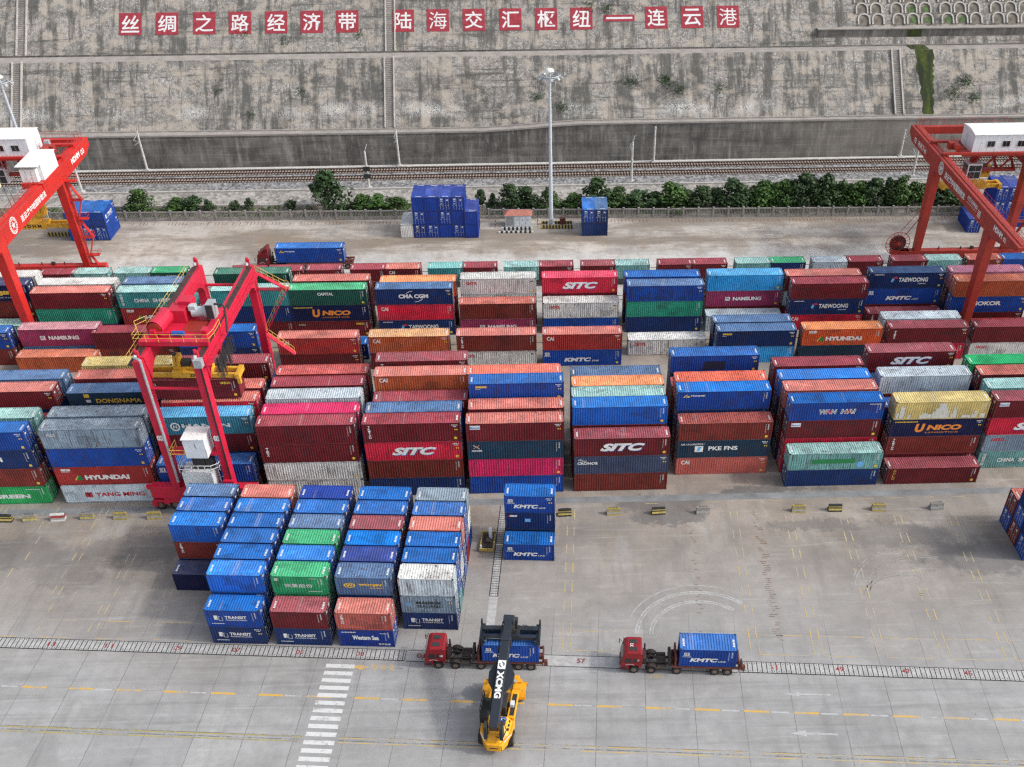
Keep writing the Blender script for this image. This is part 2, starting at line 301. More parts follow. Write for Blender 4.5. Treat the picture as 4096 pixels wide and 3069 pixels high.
def f_ym(m):
    tx(m,'YANG MING',4.1,10.4,.85,1.45,'redp',.03); q(m,'redp',2.8,3.7,.8,1.5); tx(m,'Y',2.9,3.6,.85,1.45,'navy',.06,y=Y0-.003); dashes(m,2.5,4.5,2.2,2.3,'greyl',10)
def f_eg(m): tx(m,'EVERGREEN',1.6,9.8,.85,1.45,b=.05); dashes(m,9.6,11.4,2.1,2.2,n=8)
def f_dn(m): tx(m,'DONGNAMA',3.6,9.5,1.1,1.72,'yellow',.03); q(m,'yellow',2.2,2.9,1.9,2.4); q(m,'cabin',2.3,2.9,1.2,1.6)
def f_dj(m): tx(m,'DOJIN',4.6,9.9,.95,1.7,'yellow',.06); tx(m,'LOGISTICS',5.0,10,.5,.7,'greyl',.01)
def f_cr(m):
    tx(m,'CRONOS',.42,3.0,1.42,1.8,b=.04)
    for i in range(4): arc(m,'white',.75+.22*i,2.05,.2,.16,R(20+60*i),R(200+50*i),.35)
def f_xi(m):
    tx(m,'XINES',.5,1.85,1.15,1.42,b=.03); pg(m,'orange',[(.7,1.6),(.85,1.6),(1.6,2.08),(1.45,2.08)]); pg(m,'white',[(.7,2.08),(.85,2.08),(1.6,1.6),(1.45,1.6)])
def f_pke(m):
    tx(m,'PKE FNS',4.1,7.95,1.1,1.72,b=.03); tx(m,'ASK US LOGISTICS !',.4,3.5,1.95,2.2,b=.02); q(m,'white',2.3,3.4,.9,1.8); pg(m,'ltblue',[(2.6,1.0),(2.9,1.0),(3.2,1.65),(2.7,1.7)],Y0-.002)
def f_wh(m):
    tx(m,'WAN',3.8,6.1,.92,1.62,b=.06,sh=.12); tx(m,'WAN',3.86,6.04,.98,1.56,'navy',-.008,.12,Y0-.003); tx(m,'HAI',6.6,8.55,.92,1.62,b=.06,sh=.12); tx(m,'HAI',6.66,8.49,.98,1.56,'navy',-.008,.12,Y0-.003)
    tx(m,'A',4.75,5.4,.97,1.57,'redp',.02,.12,Y0-.005); tx(m,'A',7.25,7.95,.97,1.57,'redp',.02,.12,Y0-.005); dashes(m,10.2,11.6,2.2,2.3,n=10)
def f_gold(m): vert(m,'GOLD',.75,1.1,2.4,.7,'yellowd',.02)
def f_hon(m): tx(m,'Honeytak',1.75,3.6,1.85,2.15,b=.03,sh=.1); pg(m,'yellow',[(.7,1.8),(.95,1.8),(1.3,2.2),(1.15,2.2)]); pg(m,'yellow',[(1.1,1.8),(1.6,1.8),(1.65,1.92),(1.35,2.05)])
def f_sea(m): tx(m,'seaco',.85,2.3,1.95,2.25,'yellow',.05); dashes(m,.85,1.5,1.75,1.82,'white',3)
def f_tri(m): vert(m,'TRITON',.72,1.02,2.35,.55,b=.05)
def f_tex(m): vert(m,'TEX',.7,1.05,2.2,.9,b=.06)
def f_als(m): tx(m,'ALS',.75,1.95,1.7,2.1,b=.0,sh=.2)
def f_bea(m): q(m,'cabin',.5,1.75,1.75,2.3); tx(m,'Beacon',.55,1.7,1.85,2.15,'blue',.02,y=Y0-.003)
def f_mae(m): tx(m,'MAERSK',1.7,4.6,1.38,1.8,'black',.02); tx(m,'SEALAND',1.7,4.6,.85,1.22,'black',.005); arc(m,'ltblue',.8,1.3,.3,.3,0,2*PI,.6)
def f_tra(m):
    tx(m,'TRANSIT',2.1,4.5,1.3,1.75,b=.035); tx(m,'Forwarding & Logistics',2.15,4.5,.98,1.22,b=.02)
    q(m,'white',.9,1.32,1.12,1.78); q(m,'nb_',1.22,1.27,1.12,1.5,Y0-.002); q(m,'white',1.4,1.44,.98,1.68); q(m,'white',1.8,1.84,1.0,1.6); q(m,'white',1.44,1.8,.98,1.02); q(m,'white',1.44,1.62,1.6,1.64); dashes(m,.5,1.9,.5,.62,n=12)
def f_ws(m): tx(m,'Western Sea',1.5,4.4,1.05,1.75,b=.045); tx(m,'西海运通',4.3,5.6,.28,.55,b=.02); dashes(m,.4,2.0,2.15,2.3,n=9); dashes(m,4.6,5.4,2.05,2.15,n=5)
def f_tj(m): tx(m,'铁集股份',1.35,4.45,.95,1.5,b=.005); dashes(m,3.9,5.4,.35,.45,n=12); q(m,'wht2',.35,.75,1.9,2.3); dashes(m,4.2,5.0,2.25,2.33,n=6)
def f_wj(m): arc(m,'yellow',1.5,1.45,.65,.36,0,2*PI,.25,n=18); tx(m,'W',1.1,1.9,1.25,1.65,'yellow',.05); tx(m,'WOOJIN',2.5,5.05,1.3,1.72,'yellow',.05,.15); dashes(m,3.7,5.05,1.05,1.16,'yellow',9)
def f_k20(m): tx(m,'KMTC',1.1,4.05,.72,1.3,b=.055,sh=.2); tx(m,'LINE',4.1,4.95,.72,.92,b=.02,sh=.2); kb(m,.45,1.7,.8); dashes(m,.3,1.3,1.42,1.5,n=7)
def f_s20(m): tx(m,'seaco',.6,1.5,1.95,2.25,'white',.05); pg(m,'redp',[(.35,1.95),(.55,1.95),(.5,2.25)]); q(m,'ltblue',2.4,3.1,1.2,1.7)
def f_gb(m): q(m,'green',3.1,8.7,1.0,1.65); q(m,'ltblue',9.1,9.8,.3,1.2)
def f_bp(m): q(m,'navy',4.6,7.5,.5,1.75)
def f_ylp(m):
    for x0,x1,h in ((.3,.6,.9),(.7,1.0,1.9),(1.0,1.3,1.7),(1.8,2.2,.6),(3.3,3.7,.5),(3.7,4.3,.8),(4.3,4.9,.6),(4.95,5.3,1.0),(5.3,5.6,1.5),(5.6,6.6,2.15),(6.6,6.9,1.6),(6.9,7.15,1.0),(7.4,7.6,.6),(7.6,7.8,1.9),(7.8,8.15,1.3),(8.8,10.0,.4),(10.1,10.4,.6),(10.4,10.8,1.0),(11.2,11.9,.6)): q(m,'wht2',x0,x1,.18,.18+h)
def f_tri20(m): vert(m,'TRITON',.6,.9,2.35,.9,b=.05)
def f_cap2(m): tx(m,'CAPITAL',2.6,4.6,1.75,2.05,b=.03); dashes(m,.7,1.3,1.8,2.0,n=3)
def f_cai20(m): tx(m,'CAI',.6,1.6,1.6,2.2,b=.03)
def f_pat(m):
    for x0,x1,z0,z1 in ((.6,1.1,.9,2.2),(2.0,2.9,.3,.9),(3.4,3.9,.3,1.6),(4.6,6.2,.3,.8),(6.8,7.2,.5,1.9),(8.0,9.4,.3,.7),(9.9,10.3,.8,2.1)): q(m,'nb_',x0,x1,z0,z1)
def f_trd(m): pass
M['nb_']=plain('dark_blue_patch',(.010,.04,.15),.5); M['wht2']=plain('primer_white_patch',(.55,.55,.5),.6,.2,2); M['sl_']=plain('faded_blue_patch',(.10,.17,.30),.5)
DES={k[2:]:D(v) for k,v in list(globals().items()) if k.startswith('f_') and k!='f_trd'}
DESW={'sitc':'huge slanted lettering','cai':'small white logo','kmtc':'slanted white lettering','tw':'diamond logo','hy':'green triangle logo','ns':'square logo','oocl':'small red lettering','unico':'big golden lettering','unico2':'small yellow lettering','cap':'small white lettering','cma':'arced lettering','chs':'white spaced lettering','sk':'bold white lettering','hj':'white ringed logo','ym':'red lettering','eg':'wide white lettering','dn':'yellow lettering','dj':'fat yellow lettering','cr':'small white emblem','xi':'crossed logo','pke':'square sign','wh':'outlined lettering','gold':'upright gold letters','hon':'small yellow logo','sea':'small yellow lettering','tri':'upright white letters','tex':'upright white letters','als':'faint slanted letters','bea':'pale name plate','mae':'dark lettering','tra':'book logo','ws':'white lettering','tj':'Chinese characters','wj':'yellow oval logo','k20':'slanted white lettering','s20':'small white lettering','gb':'green painted bar','bp':'dark patch','ylp':'peeling white patches','tri20':'upright white letters','cap2':'small white lettering','cai20':'small white logo','pat':'darker painted panel'}
REST=set([5,9,10,11,12,13,14,16,17,18,24,28,29,30,31,32,33,35,36,37,39,40,41,49,50,51,53,54,55,57,58,59,65,66,67,69,70,71,73,74,75,77,78,85,86,87,89,90,91,93,94,95,96,98,99,100,101,107,108,109,111,112,113,114,116,117,118,119,124,125,128,129,130,132,133,134,136,137,138,147,148,149,151,152,154,155,168,172,173,174,181,182,184,185,186,188,189,190,191,192,193,199,200,201,203,204,205,207,208,209,233,239,247,248,250,253,254,256,259,260,265,266,277,282,287,293,294,303,313,320,321,323,324,328,331,332,334,335,337,338,340,341,343,344,348,351,352,354,355,357,358,360,361,363,364,371,372,374,375,377,378,380,381,383,384,398,401,402,409,410,413,435,442,445,448,449,454])
RB={}
def rest_add(ms,loc,rz,h,key,roof):
    T=Matrix.Translation(loc)@Matrix.Rotation(rz,4,'Z')@Matrix.Diagonal((1,1,h/H0,1)); m=RB.setdefault('m',MB())
    for nm,kk in (('frame',key),('front',key),('back',key),('endl',key),('endr',key),('roof',roof)):
        mk_='plain_'+kk
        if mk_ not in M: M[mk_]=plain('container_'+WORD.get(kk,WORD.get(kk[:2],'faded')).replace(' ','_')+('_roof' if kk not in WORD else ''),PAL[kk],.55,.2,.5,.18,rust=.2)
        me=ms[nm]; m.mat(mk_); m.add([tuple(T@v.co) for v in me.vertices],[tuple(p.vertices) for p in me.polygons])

NC=[0]
def container(loc,rz,L,h,key,where,group,des=None,rust=.35,roof=None,door=None,hot=0,word=None):
    NC[0]+=1
    if NC[0] in REST: rest_add(MS[L],loc,rz,h,key,ROOF.get(roof,roof) if roof else ROOF.get(key,key)); return
    ms=MS[L]; c=list(PAL[key]); j=random.Random(NC[0]); k=1+j.uniform(-.1,.1); lm=.3*c[0]+.5*c[1]+.2*c[2]; c=[(x*.9+lm*.1)*k+.004 for x in c]; size='long' if L>7 else 'short'
    lab=f"{WORD[key]} {size} container"+(f" with {DESW[des]}" if des else '')+', '+where
    if len(lab.split())>16: lab=lab.replace(' '+size+' ',' ')
    t=empty('shipping_container',loc,rz,lab,'container',group); t.scale=(1,1,h/H0)
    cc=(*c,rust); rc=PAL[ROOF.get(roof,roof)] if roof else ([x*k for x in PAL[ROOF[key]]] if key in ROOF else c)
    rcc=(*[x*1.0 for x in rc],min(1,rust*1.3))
    door=door or ('l' if j.random()<.5 else 'r'); other='r' if door=='l' else 'l'
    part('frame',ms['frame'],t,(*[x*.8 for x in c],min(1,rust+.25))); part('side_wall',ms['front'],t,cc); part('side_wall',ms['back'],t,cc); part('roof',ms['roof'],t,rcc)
    part('end_wall',ms['end'+other],t,cc); part('door',ms['door'+door],t,cc)
    if des: part('lettering',DES[des],t)
    part('marking',ms['mark%d'%(j.random()<.35)],t)
    if L>7 and j.random()<.5: part('warning_sticker',ms['stick'],t)
    return t
ORD=['bottom','second up','third up','fourth up','topmost']
def level(i,n): return 'topmost' if i==n-1 else ('bottom' if i==0 else ORD[i])
def stack(x,y,z,rz,L,zt,keys,where,group,door=None,rusts=None,single='alone'):
    n=len(keys); h=zt/n
    for i,k in enumerate(keys):
        kw={}
        if isinstance(k,tuple): k,kw=k[0],dict(k[1]) if isinstance(k[1],dict) else dict(des=k[1])
        if door and 'door' not in kw: kw['door']=door
        kw.setdefault('rust',rnd.choice((.15,.3,.45,.6)))
        lv=level(i,n) if n>1 else 'one high'
        container((x,y,z+h*i+.004),rz,L,h-.006,k,lv+', '+where,group,**kw)
# ------------------------------------------------------------------ main block (rows from front to back)
G1='containers stacked in the main block'
CX={-1:'second left of pink crane',0:'first left of pink crane',1:'stack under pink crane',2:'first right of pink crane',3:'second right of pink crane',4:'third right of pink crane',5:'fourth right of pink crane',6:'fifth right of pink crane',7:'sixth right of pink crane',8:'seventh right of pink crane',9:'eighth right of pink crane'}
RW=['front row','second row','third row','fourth row','fifth row','back row']
DR=[102.8,105.9,108.8,111.9,114.9,118.1]
def dk(k,**a): return (k,a)
MAIN=[(-1,0,-75.27,11.31,[('gn','eg'),'br',('nb','cma'),'bl']),(-1,1,-74.97,11.3,['mr','bl','br',dk('tl',rust=.7)]),(-1,2,-74.9,8.5,['br','nb','mr']),(-1,3,-74.82,11.37,['mr','br','nb',dk('mr',roof='sa')]),(-1,4,-74.4,11.36,['br','mr','nb',dk('sl',rust=.5)]),
(0,0,-61.2,11.48,[('wb','ym'),('rb','hy'),dk('bl',rust=.6),dk('gy',des='als',rust=.9)]),(0,1,-61.25,11.36,['mr','br','nb',dk('gy',rust=.8)]),(0,2,-61.0,8.3,['nb','mr','br']),(0,3,-61.0,10.95,['br','mr','rd',dk('db',des='dn',roof='sl')]),(0,4,-60.9,11.24,['mr','nb','br',dk('mr',roof='sa',rust=.5)]),(0,5,-61.0,11.29,['br','mr','nb',dk('yl',rust=.5)]),
(1,0,-48.24,5.7,['mr',('bl','kmtc')]),(1,1,-48.2,10.91,['mr','nb','mr',dk('cy',des='hj',roof='lb')]),(1,2,-47.85,11.22,['br','mr','bl',dk('rd',roof='sa',door='r')]),(1,3,-47.67,11.2,['mr','nb','br',dk('mr',roof='sa')]),(1,5,-48.1,11.24,['br','mr','nb','mr']),
(2,0,-34.65,11.41,[dk('wh',rust=.8),dk('wh',rust=.8),('mr','tex'),dk('mr',rust=.2)]),(2,1,-34.6,11.1,['mr','bl','nb',dk('cr',rust=.2)]),(2,2,-34.5,11.44,['mr','br','bl',dk('wb',rust=.6)]),(2,3,-34.45,11.36,['br','nb','mr','mr']),(2,4,-34.3,11.29,['mr','mr','nb','rb']),
(3,0,-21.54,11.36,['nb',dk('br',rust=.6),('rd','sitc'),('mr','tri')]),(3,1,-21.5,11.01,['mr','br','nb',dk('bl',roof='sl',rust=.7)]),(3,2,-20.87,10.76,['br','mr','bl',dk('mr',rust=.3)]),(3,3,-20.87,12.6,['mr','bl','nb','br',dk('bo',des='cai',roof='sa')]),(3,4,-20.94,12.99,['br','mr','mr','nb',('mr','tex')]),
(4,0,-8.66,11.12,['bl','cr',('db','xi'),dk('mr',des='bea',roof='sa')]),(4,1,-8.46,11.19,['mr','nb','br',dk('mr',roof='sa')]),(4,2,-8.4,13.09,['br','mr','nb','mr',dk('bl',des='sea',roof='bl')]),(4,3,-8.7,12.56,['mr','br','bl','mr',dk('or2',rust=.15)]),
(5,0,4.89,8.44,['br',('dsl','cr'),dk('mr',des='sitc')]),(5,0.5,0,0,None),(5,1,4.77,11.11,['mr','br','mr',dk('bb',rust=.08)]),(5,2,4.8,10.86,['nb','mr','bl',dk('tl',rust=.6)]),(5,3,4.95,10.52,['br','nb','mr',dk('orr',rust=.35)]),(5,4,4.93,10.17,['mr','br','nb',dk('sl',rust=.5)]),
(6,1,18.61,8.27,[dk('sa',des='cai',roof='sa'),('db','pke'),dk('br',rust=.7)]),(6,2,18.55,11.23,['br','mr','nb',dk('bl',des='hon',roof='bb',rust=.1)]),(6,3,18.67,10.86,['mr','nb','br',dk('or2',rust=.8)]),(6,4,18.7,8.2,['nb','br','mr']),(6,5,18.78,10.97,['br','mr','nb',dk('bl',des='bp',roof='bl',rust=.5)]),
(7,0,32.72,5.31,[dk('nb',door='l'),dk('tl',des='gb',rust=.95)]),(7,1,32.67,11.08,['rd','rd',dk('mr',des='bea'),dk('bl',des='wh',rust=.6)]),(7,2,32.55,11.12,['nb','br','mr',dk('sa',roof='sa',rust=.15)]),(7,3,32.47,10.92,['br','mr','nb',dk('bb',rust=.1)]),(7,4,32.3,11.04,['mr','nb','br',('mr','hon')]),
(8,0,46.07,2.62,[('mr','gold')]),(8,1,46.35,10.84,['mr',('br','tri'),('nv','unico'),dk('yl',des='ylp',rust=.25)]),(8,2,46.2,8.2,['mr','br','bl']),(8,3,45.95,10.99,['nb','mr','br',dk('wb',rust=.7)]),(8,4,46,8.2,['br','mr','nb']),(8,5,45.96,10.94,['br','nb','mr',('mr','sitc')]),
(9,1,59.3,10.8,[('tl','chs'),dk('gy',des='oocl',rust=.6,roof='wb'),('rd','sitc'),('mr','bea')]),(9,2,59.25,10.86,['mr','br','nb',dk('tl',rust=.5)]),(9,3,59.3,10.96,['br','mr','nb',dk('mr',roof='sa')]),(9,4,58.9,10.82,['mr','nb','br',dk('gn',rust=.1)])]
for c,r,x,zt,ks in MAIN:
    if ks is None: continue
    d='r' if c<=1 else ('l' if c>=6 else None)
    if c==5 and False: d=None
    stack(x,DR[r],0,0,L40,zt,ks,f'{RW[r]}, {CX[c]}',G1,d)
# lifted by the tyred crane
container((-49.75,109.35,11.42),0,L40,2.75,'mr','hanging under the yellow spreader of pink crane',None,des='unico2',rust=.1,door='l')
# ------------------------------------------------------------------ middle block beside the crane rails
G2='containers stacked in the middle block'
def nth(i): return ['first','second','third','fourth','fifth','sixth','seventh','eighth','ninth','tenth','eleventh','twelfth'][i]
def CY(k,x): return 134.15-.004*x+2.95*k
MID=[(1,-92.5,5.7,['br','bl'],.2),(1,-79.0,5.85,['sl',('pk','ns')],.7),(0,-79.2,2.75,[dk('bo',rust=.5)],.7),(1,-67.5,5.6,['br','mr'],-.2),(1,-54.6,5.7,['nb','bl'],-.6),(0,-38.8,5.65,['mr',dk('rb',des='cai',roof='sa',rust=.2)],0),(1,-38.0,2.75,['bl'],0),(0,-25.0,5.65,['mr',dk('bo',des='cai',roof='tanf',rust=.55)],0),(0,-11.7,5.6,[dk('wh',des='oocl',rust=.5),dk('br',des='tri',roof='sa')],0),(0,1.4,5.55,[('bl','kmtc'),dk('rb',des='cai',roof='sa')],0),(1,14.85,2.75,[dk('wh',des='oocl',rust=.9)],-.2),(0,28.1,5.6,[dk('lb',rust=.6),dk('nb',des='sea',roof='sl')],0),(1,28.0,5.5,['nb',dk('nb',roof='sl')],0),(0,41.3,5.65,['db',dk('orr',des='hy',rust=.3)],0),(0,54.65,5.6,['rd',('mr','tex')],0),(1,54.4,5.6,['wb',dk('wb',rust=.95)],0),(0,67.75,5.6,[dk('wh',des='oocl',rust=.6),dk('mr',rust=.2)],0)]
cnt={0:0,1:0}
for k,x,zt,ks,dy in MID:
    i=cnt[k]; cnt[k]+=1
    stack(x,CY(k,x)+dy,0,R(-.35),L40,zt,ks,f"{nth(i)} from left, {'front' if k==0 else 'rear'} of middle block",G2,'r' if x<0 else 'l')
# ------------------------------------------------------------------ rear block between the gantry rails
G3='containers stacked in the rear block'
def BYf(k,x): return [144.25-.010*x,147.25-.008*x,150.2-.008*x][k]
REAR=[(0,-93.6,2.75,['tl']),(1,-92.4,8.4,['mr','br',('nv','dj')]),(2,-92.2,8.4,['br','nb',dk('wh',rust=.4)]),(0,-78.8,8.4,['nv',dk('tg',rust=.3),dk('mr',roof='sa',rust=.1)]),(1,-78.6,8.4,['br','mr',dk('wh',rust=.3)]),(0,-65.4,8.35,[('rd','cai'),('rb','hy'),dk('te',des='chs',roof='tl')]),(1,-65.2,8.4,['nb','br',dk('sl',rust=.6)]),(0,-50.6,8.4,['mr','nb',dk('te',roof='tl',rust=.2)]),(2,-51.5,8.35,['mr','br','dg']),(0,-38.4,8.35,[('mr','unico2'),('nv','unico'),dk('dg',des='cap',roof='g2')]),(1,-38.2,8.4,['br','pk',dk('mr',roof='sa')]),(0,-24.8,8.3,[('nb','tw'),('rd','cai'),dk('nb',des='cma',roof='sl',rust=.5)]),(1,-24.4,8.0,['mr','br','orr']),(0,-11.7,5.5,[('pk','ns'),dk('br',roof='sa',rust=.4)]),(1,-11.5,8.35,['br',dk('wh',rust=.4),dk('wh',des='oocl',rust=.5)]),(0,1.7,5.45,['bl',dk('wh',des='oocl',rust=.8)]),(1,1.6,8.35,['br','mr',('rd','sitc')]),(0,15.1,8.25,[dk('nb',rust=.3),('tg',dict(rust=.2)),dk('bl',des='pat',roof='sl',rust=.6)]),(1,14.9,8.3,['nb','mr',dk('bl',roof='bl',rust=.1)]),(0,28.1,2.75,[dk('wb',rust=.2)]),(1,28.3,8.35,['mr',('pk','ns'),dk('lb',rust=.25)]),(0,41.3,8.25,[('rd','cai'),('nb','tw'),dk('mr',rust=.8)]),(1,41.0,8.1,['br','wb',dk('mr',roof='sa')]),(0,54.35,2.75,[('mr','tri')]),(1,54.55,8.35,['mr',('bl','kmtc'),('nb','tw')]),(0,67.5,8.3,['mr',('bl','sk'),dk('bo',rust=.3)]),(1,67.6,8.35,['nb','mr','pp'])]
cnt=[0,0,0]
for k,x,zt,ks in REAR:
    i=cnt[k]; cnt[k]+=1
    stack(x,BYf(k,x),0,R(-.5),L40,zt,ks,f"{nth(i) if i<12 else 'thirteenth'} from left, {['front','middle','back'][k]} of rear block",G3,'r' if x<-20 else ('l' if x>20 else None))
# ------------------------------------------------------------------ near block of short containers
G4='short containers in the near block'
AN=-.0655
NO=Vector((-36.3,77.25,0)); NU=Vector((math.cos(AN),math.sin(AN),0)); NV=Vector((-math.sin(AN),math.cos(AN),0))
def nw(u,v,z=0): return NO+NU*u+NV*v+Vector((0,0,z))
NX={-1:-6.85,0:0,1:7.03,2:14.05,3:20.9}
NN={-1:'leftmost line',0:'second line',1:'third line',2:'fourth line',3:'rightmost line'}
RN=['frontmost row','second row','third row','fourth row','fifth row','sixth row','last row']
NEAR=[(-1,3,1,['nv']),(-1,4,3,['nb',('br','tri20'),'bb']),(-1,5,3,['nb','mr','bl']),(-1,6,3,['g2','nb',dk('nb',roof='sl')]),
(0,0,2,[('nb','tra'),('bl','tra')]),(0,1,3,['nb','bl','bb']),(0,2,3,['bl','mr','bl']),(0,3,3,['br','nb','bl']),(0,4,3,['bl','nb','bl']),(0,5,3,['nb','mr','bb']),(0,6,3,['bl','br',dk('sa',roof='sa',rust=.2)]),
(1,0,2,[('nb','tra'),dk('mr',roof='mr')]),(1,1,3,['bl','g2',dk('g2',des='tj')]),(1,2,3,['nb','bl','bb']),(1,3,3,['mr','bl','g2']),(1,4,3,['bl','br',dk('sl',rust=.6)]),(1,5,3,['nb','bl','bl']),(1,6,3,['bl','nb','roy']),
(2,0,2,[('roy','ws'),dk('sa',des='tri20',roof='sa',rust=.3)]),(2,1,3,['br','nb',dk('sl',des='wj',rust=.8)]),(2,2,3,['bl','mr','roy']),(2,3,3,['nb','bl','bb']),(2,4,3,['bl','nb','mr']),(2,5,3,['mr','bl',dk('bl',rust=.5)]),(2,6,3,['bl','br','bl']),
(3,1,3,[('nb','tra'),dk('gy',des='mae',rust=.6),dk('wb',roof='wh',rust=.8)]),(3,2,3,['te','bl','bl']),(3,3,3,['nb','wh','bl']),(3,4,3,['bl','nb',dk('sa',roof='sa',rust=.2)]),(3,5,3,['mr','bl','bl']),(3,6,3,['nb','wh',dk('gy',roof='gy',rust=.3)])]
for c,r,n,ks in NEAR:
    p=nw(NX[c]+(.15 if r==0 and c>0 else 0),2.7*r+(.1 if r else 0)); stack(p.x,p.y,0,AN,L20,2.6*n,ks,f'{RN[r]}, {NN[c]} of near block',G4,'r')
for v,ks,nm in ((14.6,[('bl','k20')],'before the lone high stack'),(17.4,['nb',('nb','s20'),('bl','k20')],'in the lone three high stack')):
    p=nw(31.3,v); stack(p.x,p.y,0,AN,L20,2.58*len(ks),ks,nm,'short containers beside the drain','r')
# stack cut by the right edge
for r,ks in enumerate((['bl','nb','mr'],['br','bl','nb'],['bl',dk('mr',roof='sa')])):
    stack(58.5-.0*r,87.4+2.6*r,0,R(-1),L40,2.6*len(ks),ks,f"{['nearest','middle','far'][r]} line of the stack cut by right edge",'containers at the right edge','l')
# ------------------------------------------------------------------ containers along the fence: seen by their ends
G5='containers parked along the far fence'
def endon(x,y,zt,ks,where,L=L20,rz=R(-1.2)):
    # front end at x..x+2.44 facing the camera
    stack(x+WD,y,0,PI/2+rz,L,zt,ks,where,G5)
for i,ks in enumerate(([dk('roy',door='l'),dk('roy',door='l'),dk('roy',door='r')],[dk('roy',door='l'),dk('roy',door='r'),dk('roy',door='r')],[dk('roy',door='r'),dk('roy',door='l'),dk('roy',door='l')],[dk('roy',door='l'),dk('roy',door='r'),dk('roy',door='l')])):
    endon(-22.15+2.47*i,181.35-.04*i,7.95,ks,f"{['leftmost','second from left','third from left','rightmost'][i]} in the three high ultramarine pile by fence")
endon(-12.4,180.95,5.2,[dk('roy',door='r'),dk('roy',door='r')],'narrow pile right of the three high ultramarine pile')
endon(-24.7,181.45,2.59,[dk('wh',rust=.1,door='r')],'left of the ultramarine pile by fence')
for i,k in enumerate(('bl','nb')): endon(9.8+2.42*i,180.95,5.2,[dk('nb',door='r'),dk(k,door='l',roof='sl' if i else 'bl')],f"{['left','right'][i]} pile of the pair beside the tall lamp")
for i in range(3): endon(-87.4+2.46*i,182.6,5.5,[dk('bl',door='l'),dk('bl',des='tra' if i==2 else None,door='r',roof='bl')],f"{['left','middle','right'][i]} pile behind the left gantry leg",rz=R(-.6))
endon(83.4,179.4,2.75,[dk('roy',door='l')],'standing apart behind the right gantry crane',rz=R(-4))
for i in range(3): endon(88.3+2.47*i,181.6,[7.9,7.9,5.2][i],[dk('roy',door='l')]*([3,3,2][i]),f"{['left','middle','right'][i]} pile behind the right gantry crane's far leg",rz=R(-3))
# lettering of the pile seen on its long side
# ------------------------------------------------------------------ far train
G6='short containers on the far train'
TR=[(-84.8,'mr'),(-79.0,'tl'),(-71.8,'tl'),(-65.55,('dg','cap2')),(-52.0,'mr'),(-45.6,'mr'),(-38.95,'mr'),(-31.4,'mr'),(-25.3,('mr','cai20')),(-18.0,'te'),(-12.0,'mr'),(-4.85,'tl'),(1.25,'mr'),(8.5,'mr'),(14.5,'tl'),(21.95,'mr'),(28.05,'mr'),(35.6,'tl'),(41.75,'nb'),(49.1,'wb'),(55.35,('mr','tex')),(63.05,'mr'),(69.2,'tl'),(76.3,'br'),(82.5,'bl')]
RF={'tl':'tl','mr':'sa'}
PAIRW=[]
for i,(x,k) in enumerate(TR):
    d=None
    if isinstance(k,tuple): k,d=k
    if d=='tex': d=None
    w_='on the far train, '+('first' if i==0 else nth(i) if i<12 else ['thirteenth','fourteenth','fifteenth','sixteenth','seventeenth','eighteenth','nineteenth','twentieth','twenty first','twenty second','twenty third','twenty fourth','twenty fifth'][i-12])+' from left'
    roof={41.75:'g2',-25.3:'sa',76.3:'sa',-65.55:'g2'}.get(x)
    container((x,160.7-.004*x-.002,1.16),R(-.3),L20,2.6,k,w_,G6,des=d,rust=.7 if k=='tl' else .3,roof=roof,door='r' if x<0 else 'l')
def wagon(x0,x1,lab):
    y=161.9-.004*x0; t=empty('flat_wagon',(x0,y,0),R(-.3),lab,'railway wagon','flat wagons of the far train'); L=x1-x0
    m=MB().mat('chassis'); m.box(0,L,-1.3,1.3,.92,1.15); m.box(.3,L-.3,-.35,.35,.55,.919); m.obj('deck',t)
    for bx in (1.7,L-1.7):
        b=MB().mat('chassis'); b.box(bx-1.3,bx+1.3,-1.0,-.85,.35,.75); b.box(bx-1.3,bx+1.3,.85,1.0,.35,.75); b.box(bx-.2,bx+.2,-.84,.84,.5,.9); bo=b.obj('bogie',t)
        for d in (-.9,.9):
            for y_ in (-.75,.75):
                wm=MB().mat('dark'); wm.tube((bx+d,y_-.06,.42),(bx+d,y_+.06,.42),.42,n=14); wm.obj('wheel',bo)
WG=[(-86,-72.6),(-72.2,-58.8),(-52.3,-38.9+6.4),(-31.8,-18.9),(-18.4,-5.6),(-5.2,7.7),(8.1,20.9),(21.6,34.5),(35.2,48.1),(48.7,61.7),(62.6,75.6),(75.9,89)]
for i,(a,b) in enumerate(WG):
    wagon(a,b,f'dark rail flat wagon, {nth(i)} from left in far train')
# gondola wagon
t=empty('gondola_wagon',(-27.3,156.0,0),R(-.4),'dark brown open gondola wagon standing behind the rear block','railway wagon')
m=MB().mat('trailer'); L=13.1
m.box(0,L,-1.5,1.5,.95,1.1); m.box(0,L,-1.5,-1.42,1.1,3.05); m.box(0,L,1.42,1.5,1.1,3.05); m.box(0,.08,-1.42,1.42,1.1,3.05); m.box(L-.08,L,-1.42,1.42,1.1,3.05)
for i in range(9): m.box(.1+i*1.6,.2+i*1.6,-1.58,-1.502,1.0,3.05); m.box(.1+i*1.6,.2+i*1.6,1.502,1.58,1.0,3.05)
m.box(-.05,L+.05,-1.6,-1.45,3.051,3.13); m.box(-.05,L+.05,1.45,1.6,3.051,3.13); m.obj('wagon_body',t)
for bx in (2,L-2):
    b=MB().mat('chassis'); b.box(bx-1.2,bx+1.2,-.95,.95,.4,.94); bo=b.obj('bogie',t)
    for d in (-.9,.9):
        for y_ in (-.75,.75):
            wm=MB().mat('dark'); wm.tube((bx+d,y_*1.5-.06,.45),(bx+d,y_*1.5+.06,.45),.45,n=14); wm.obj('wheel',bo)
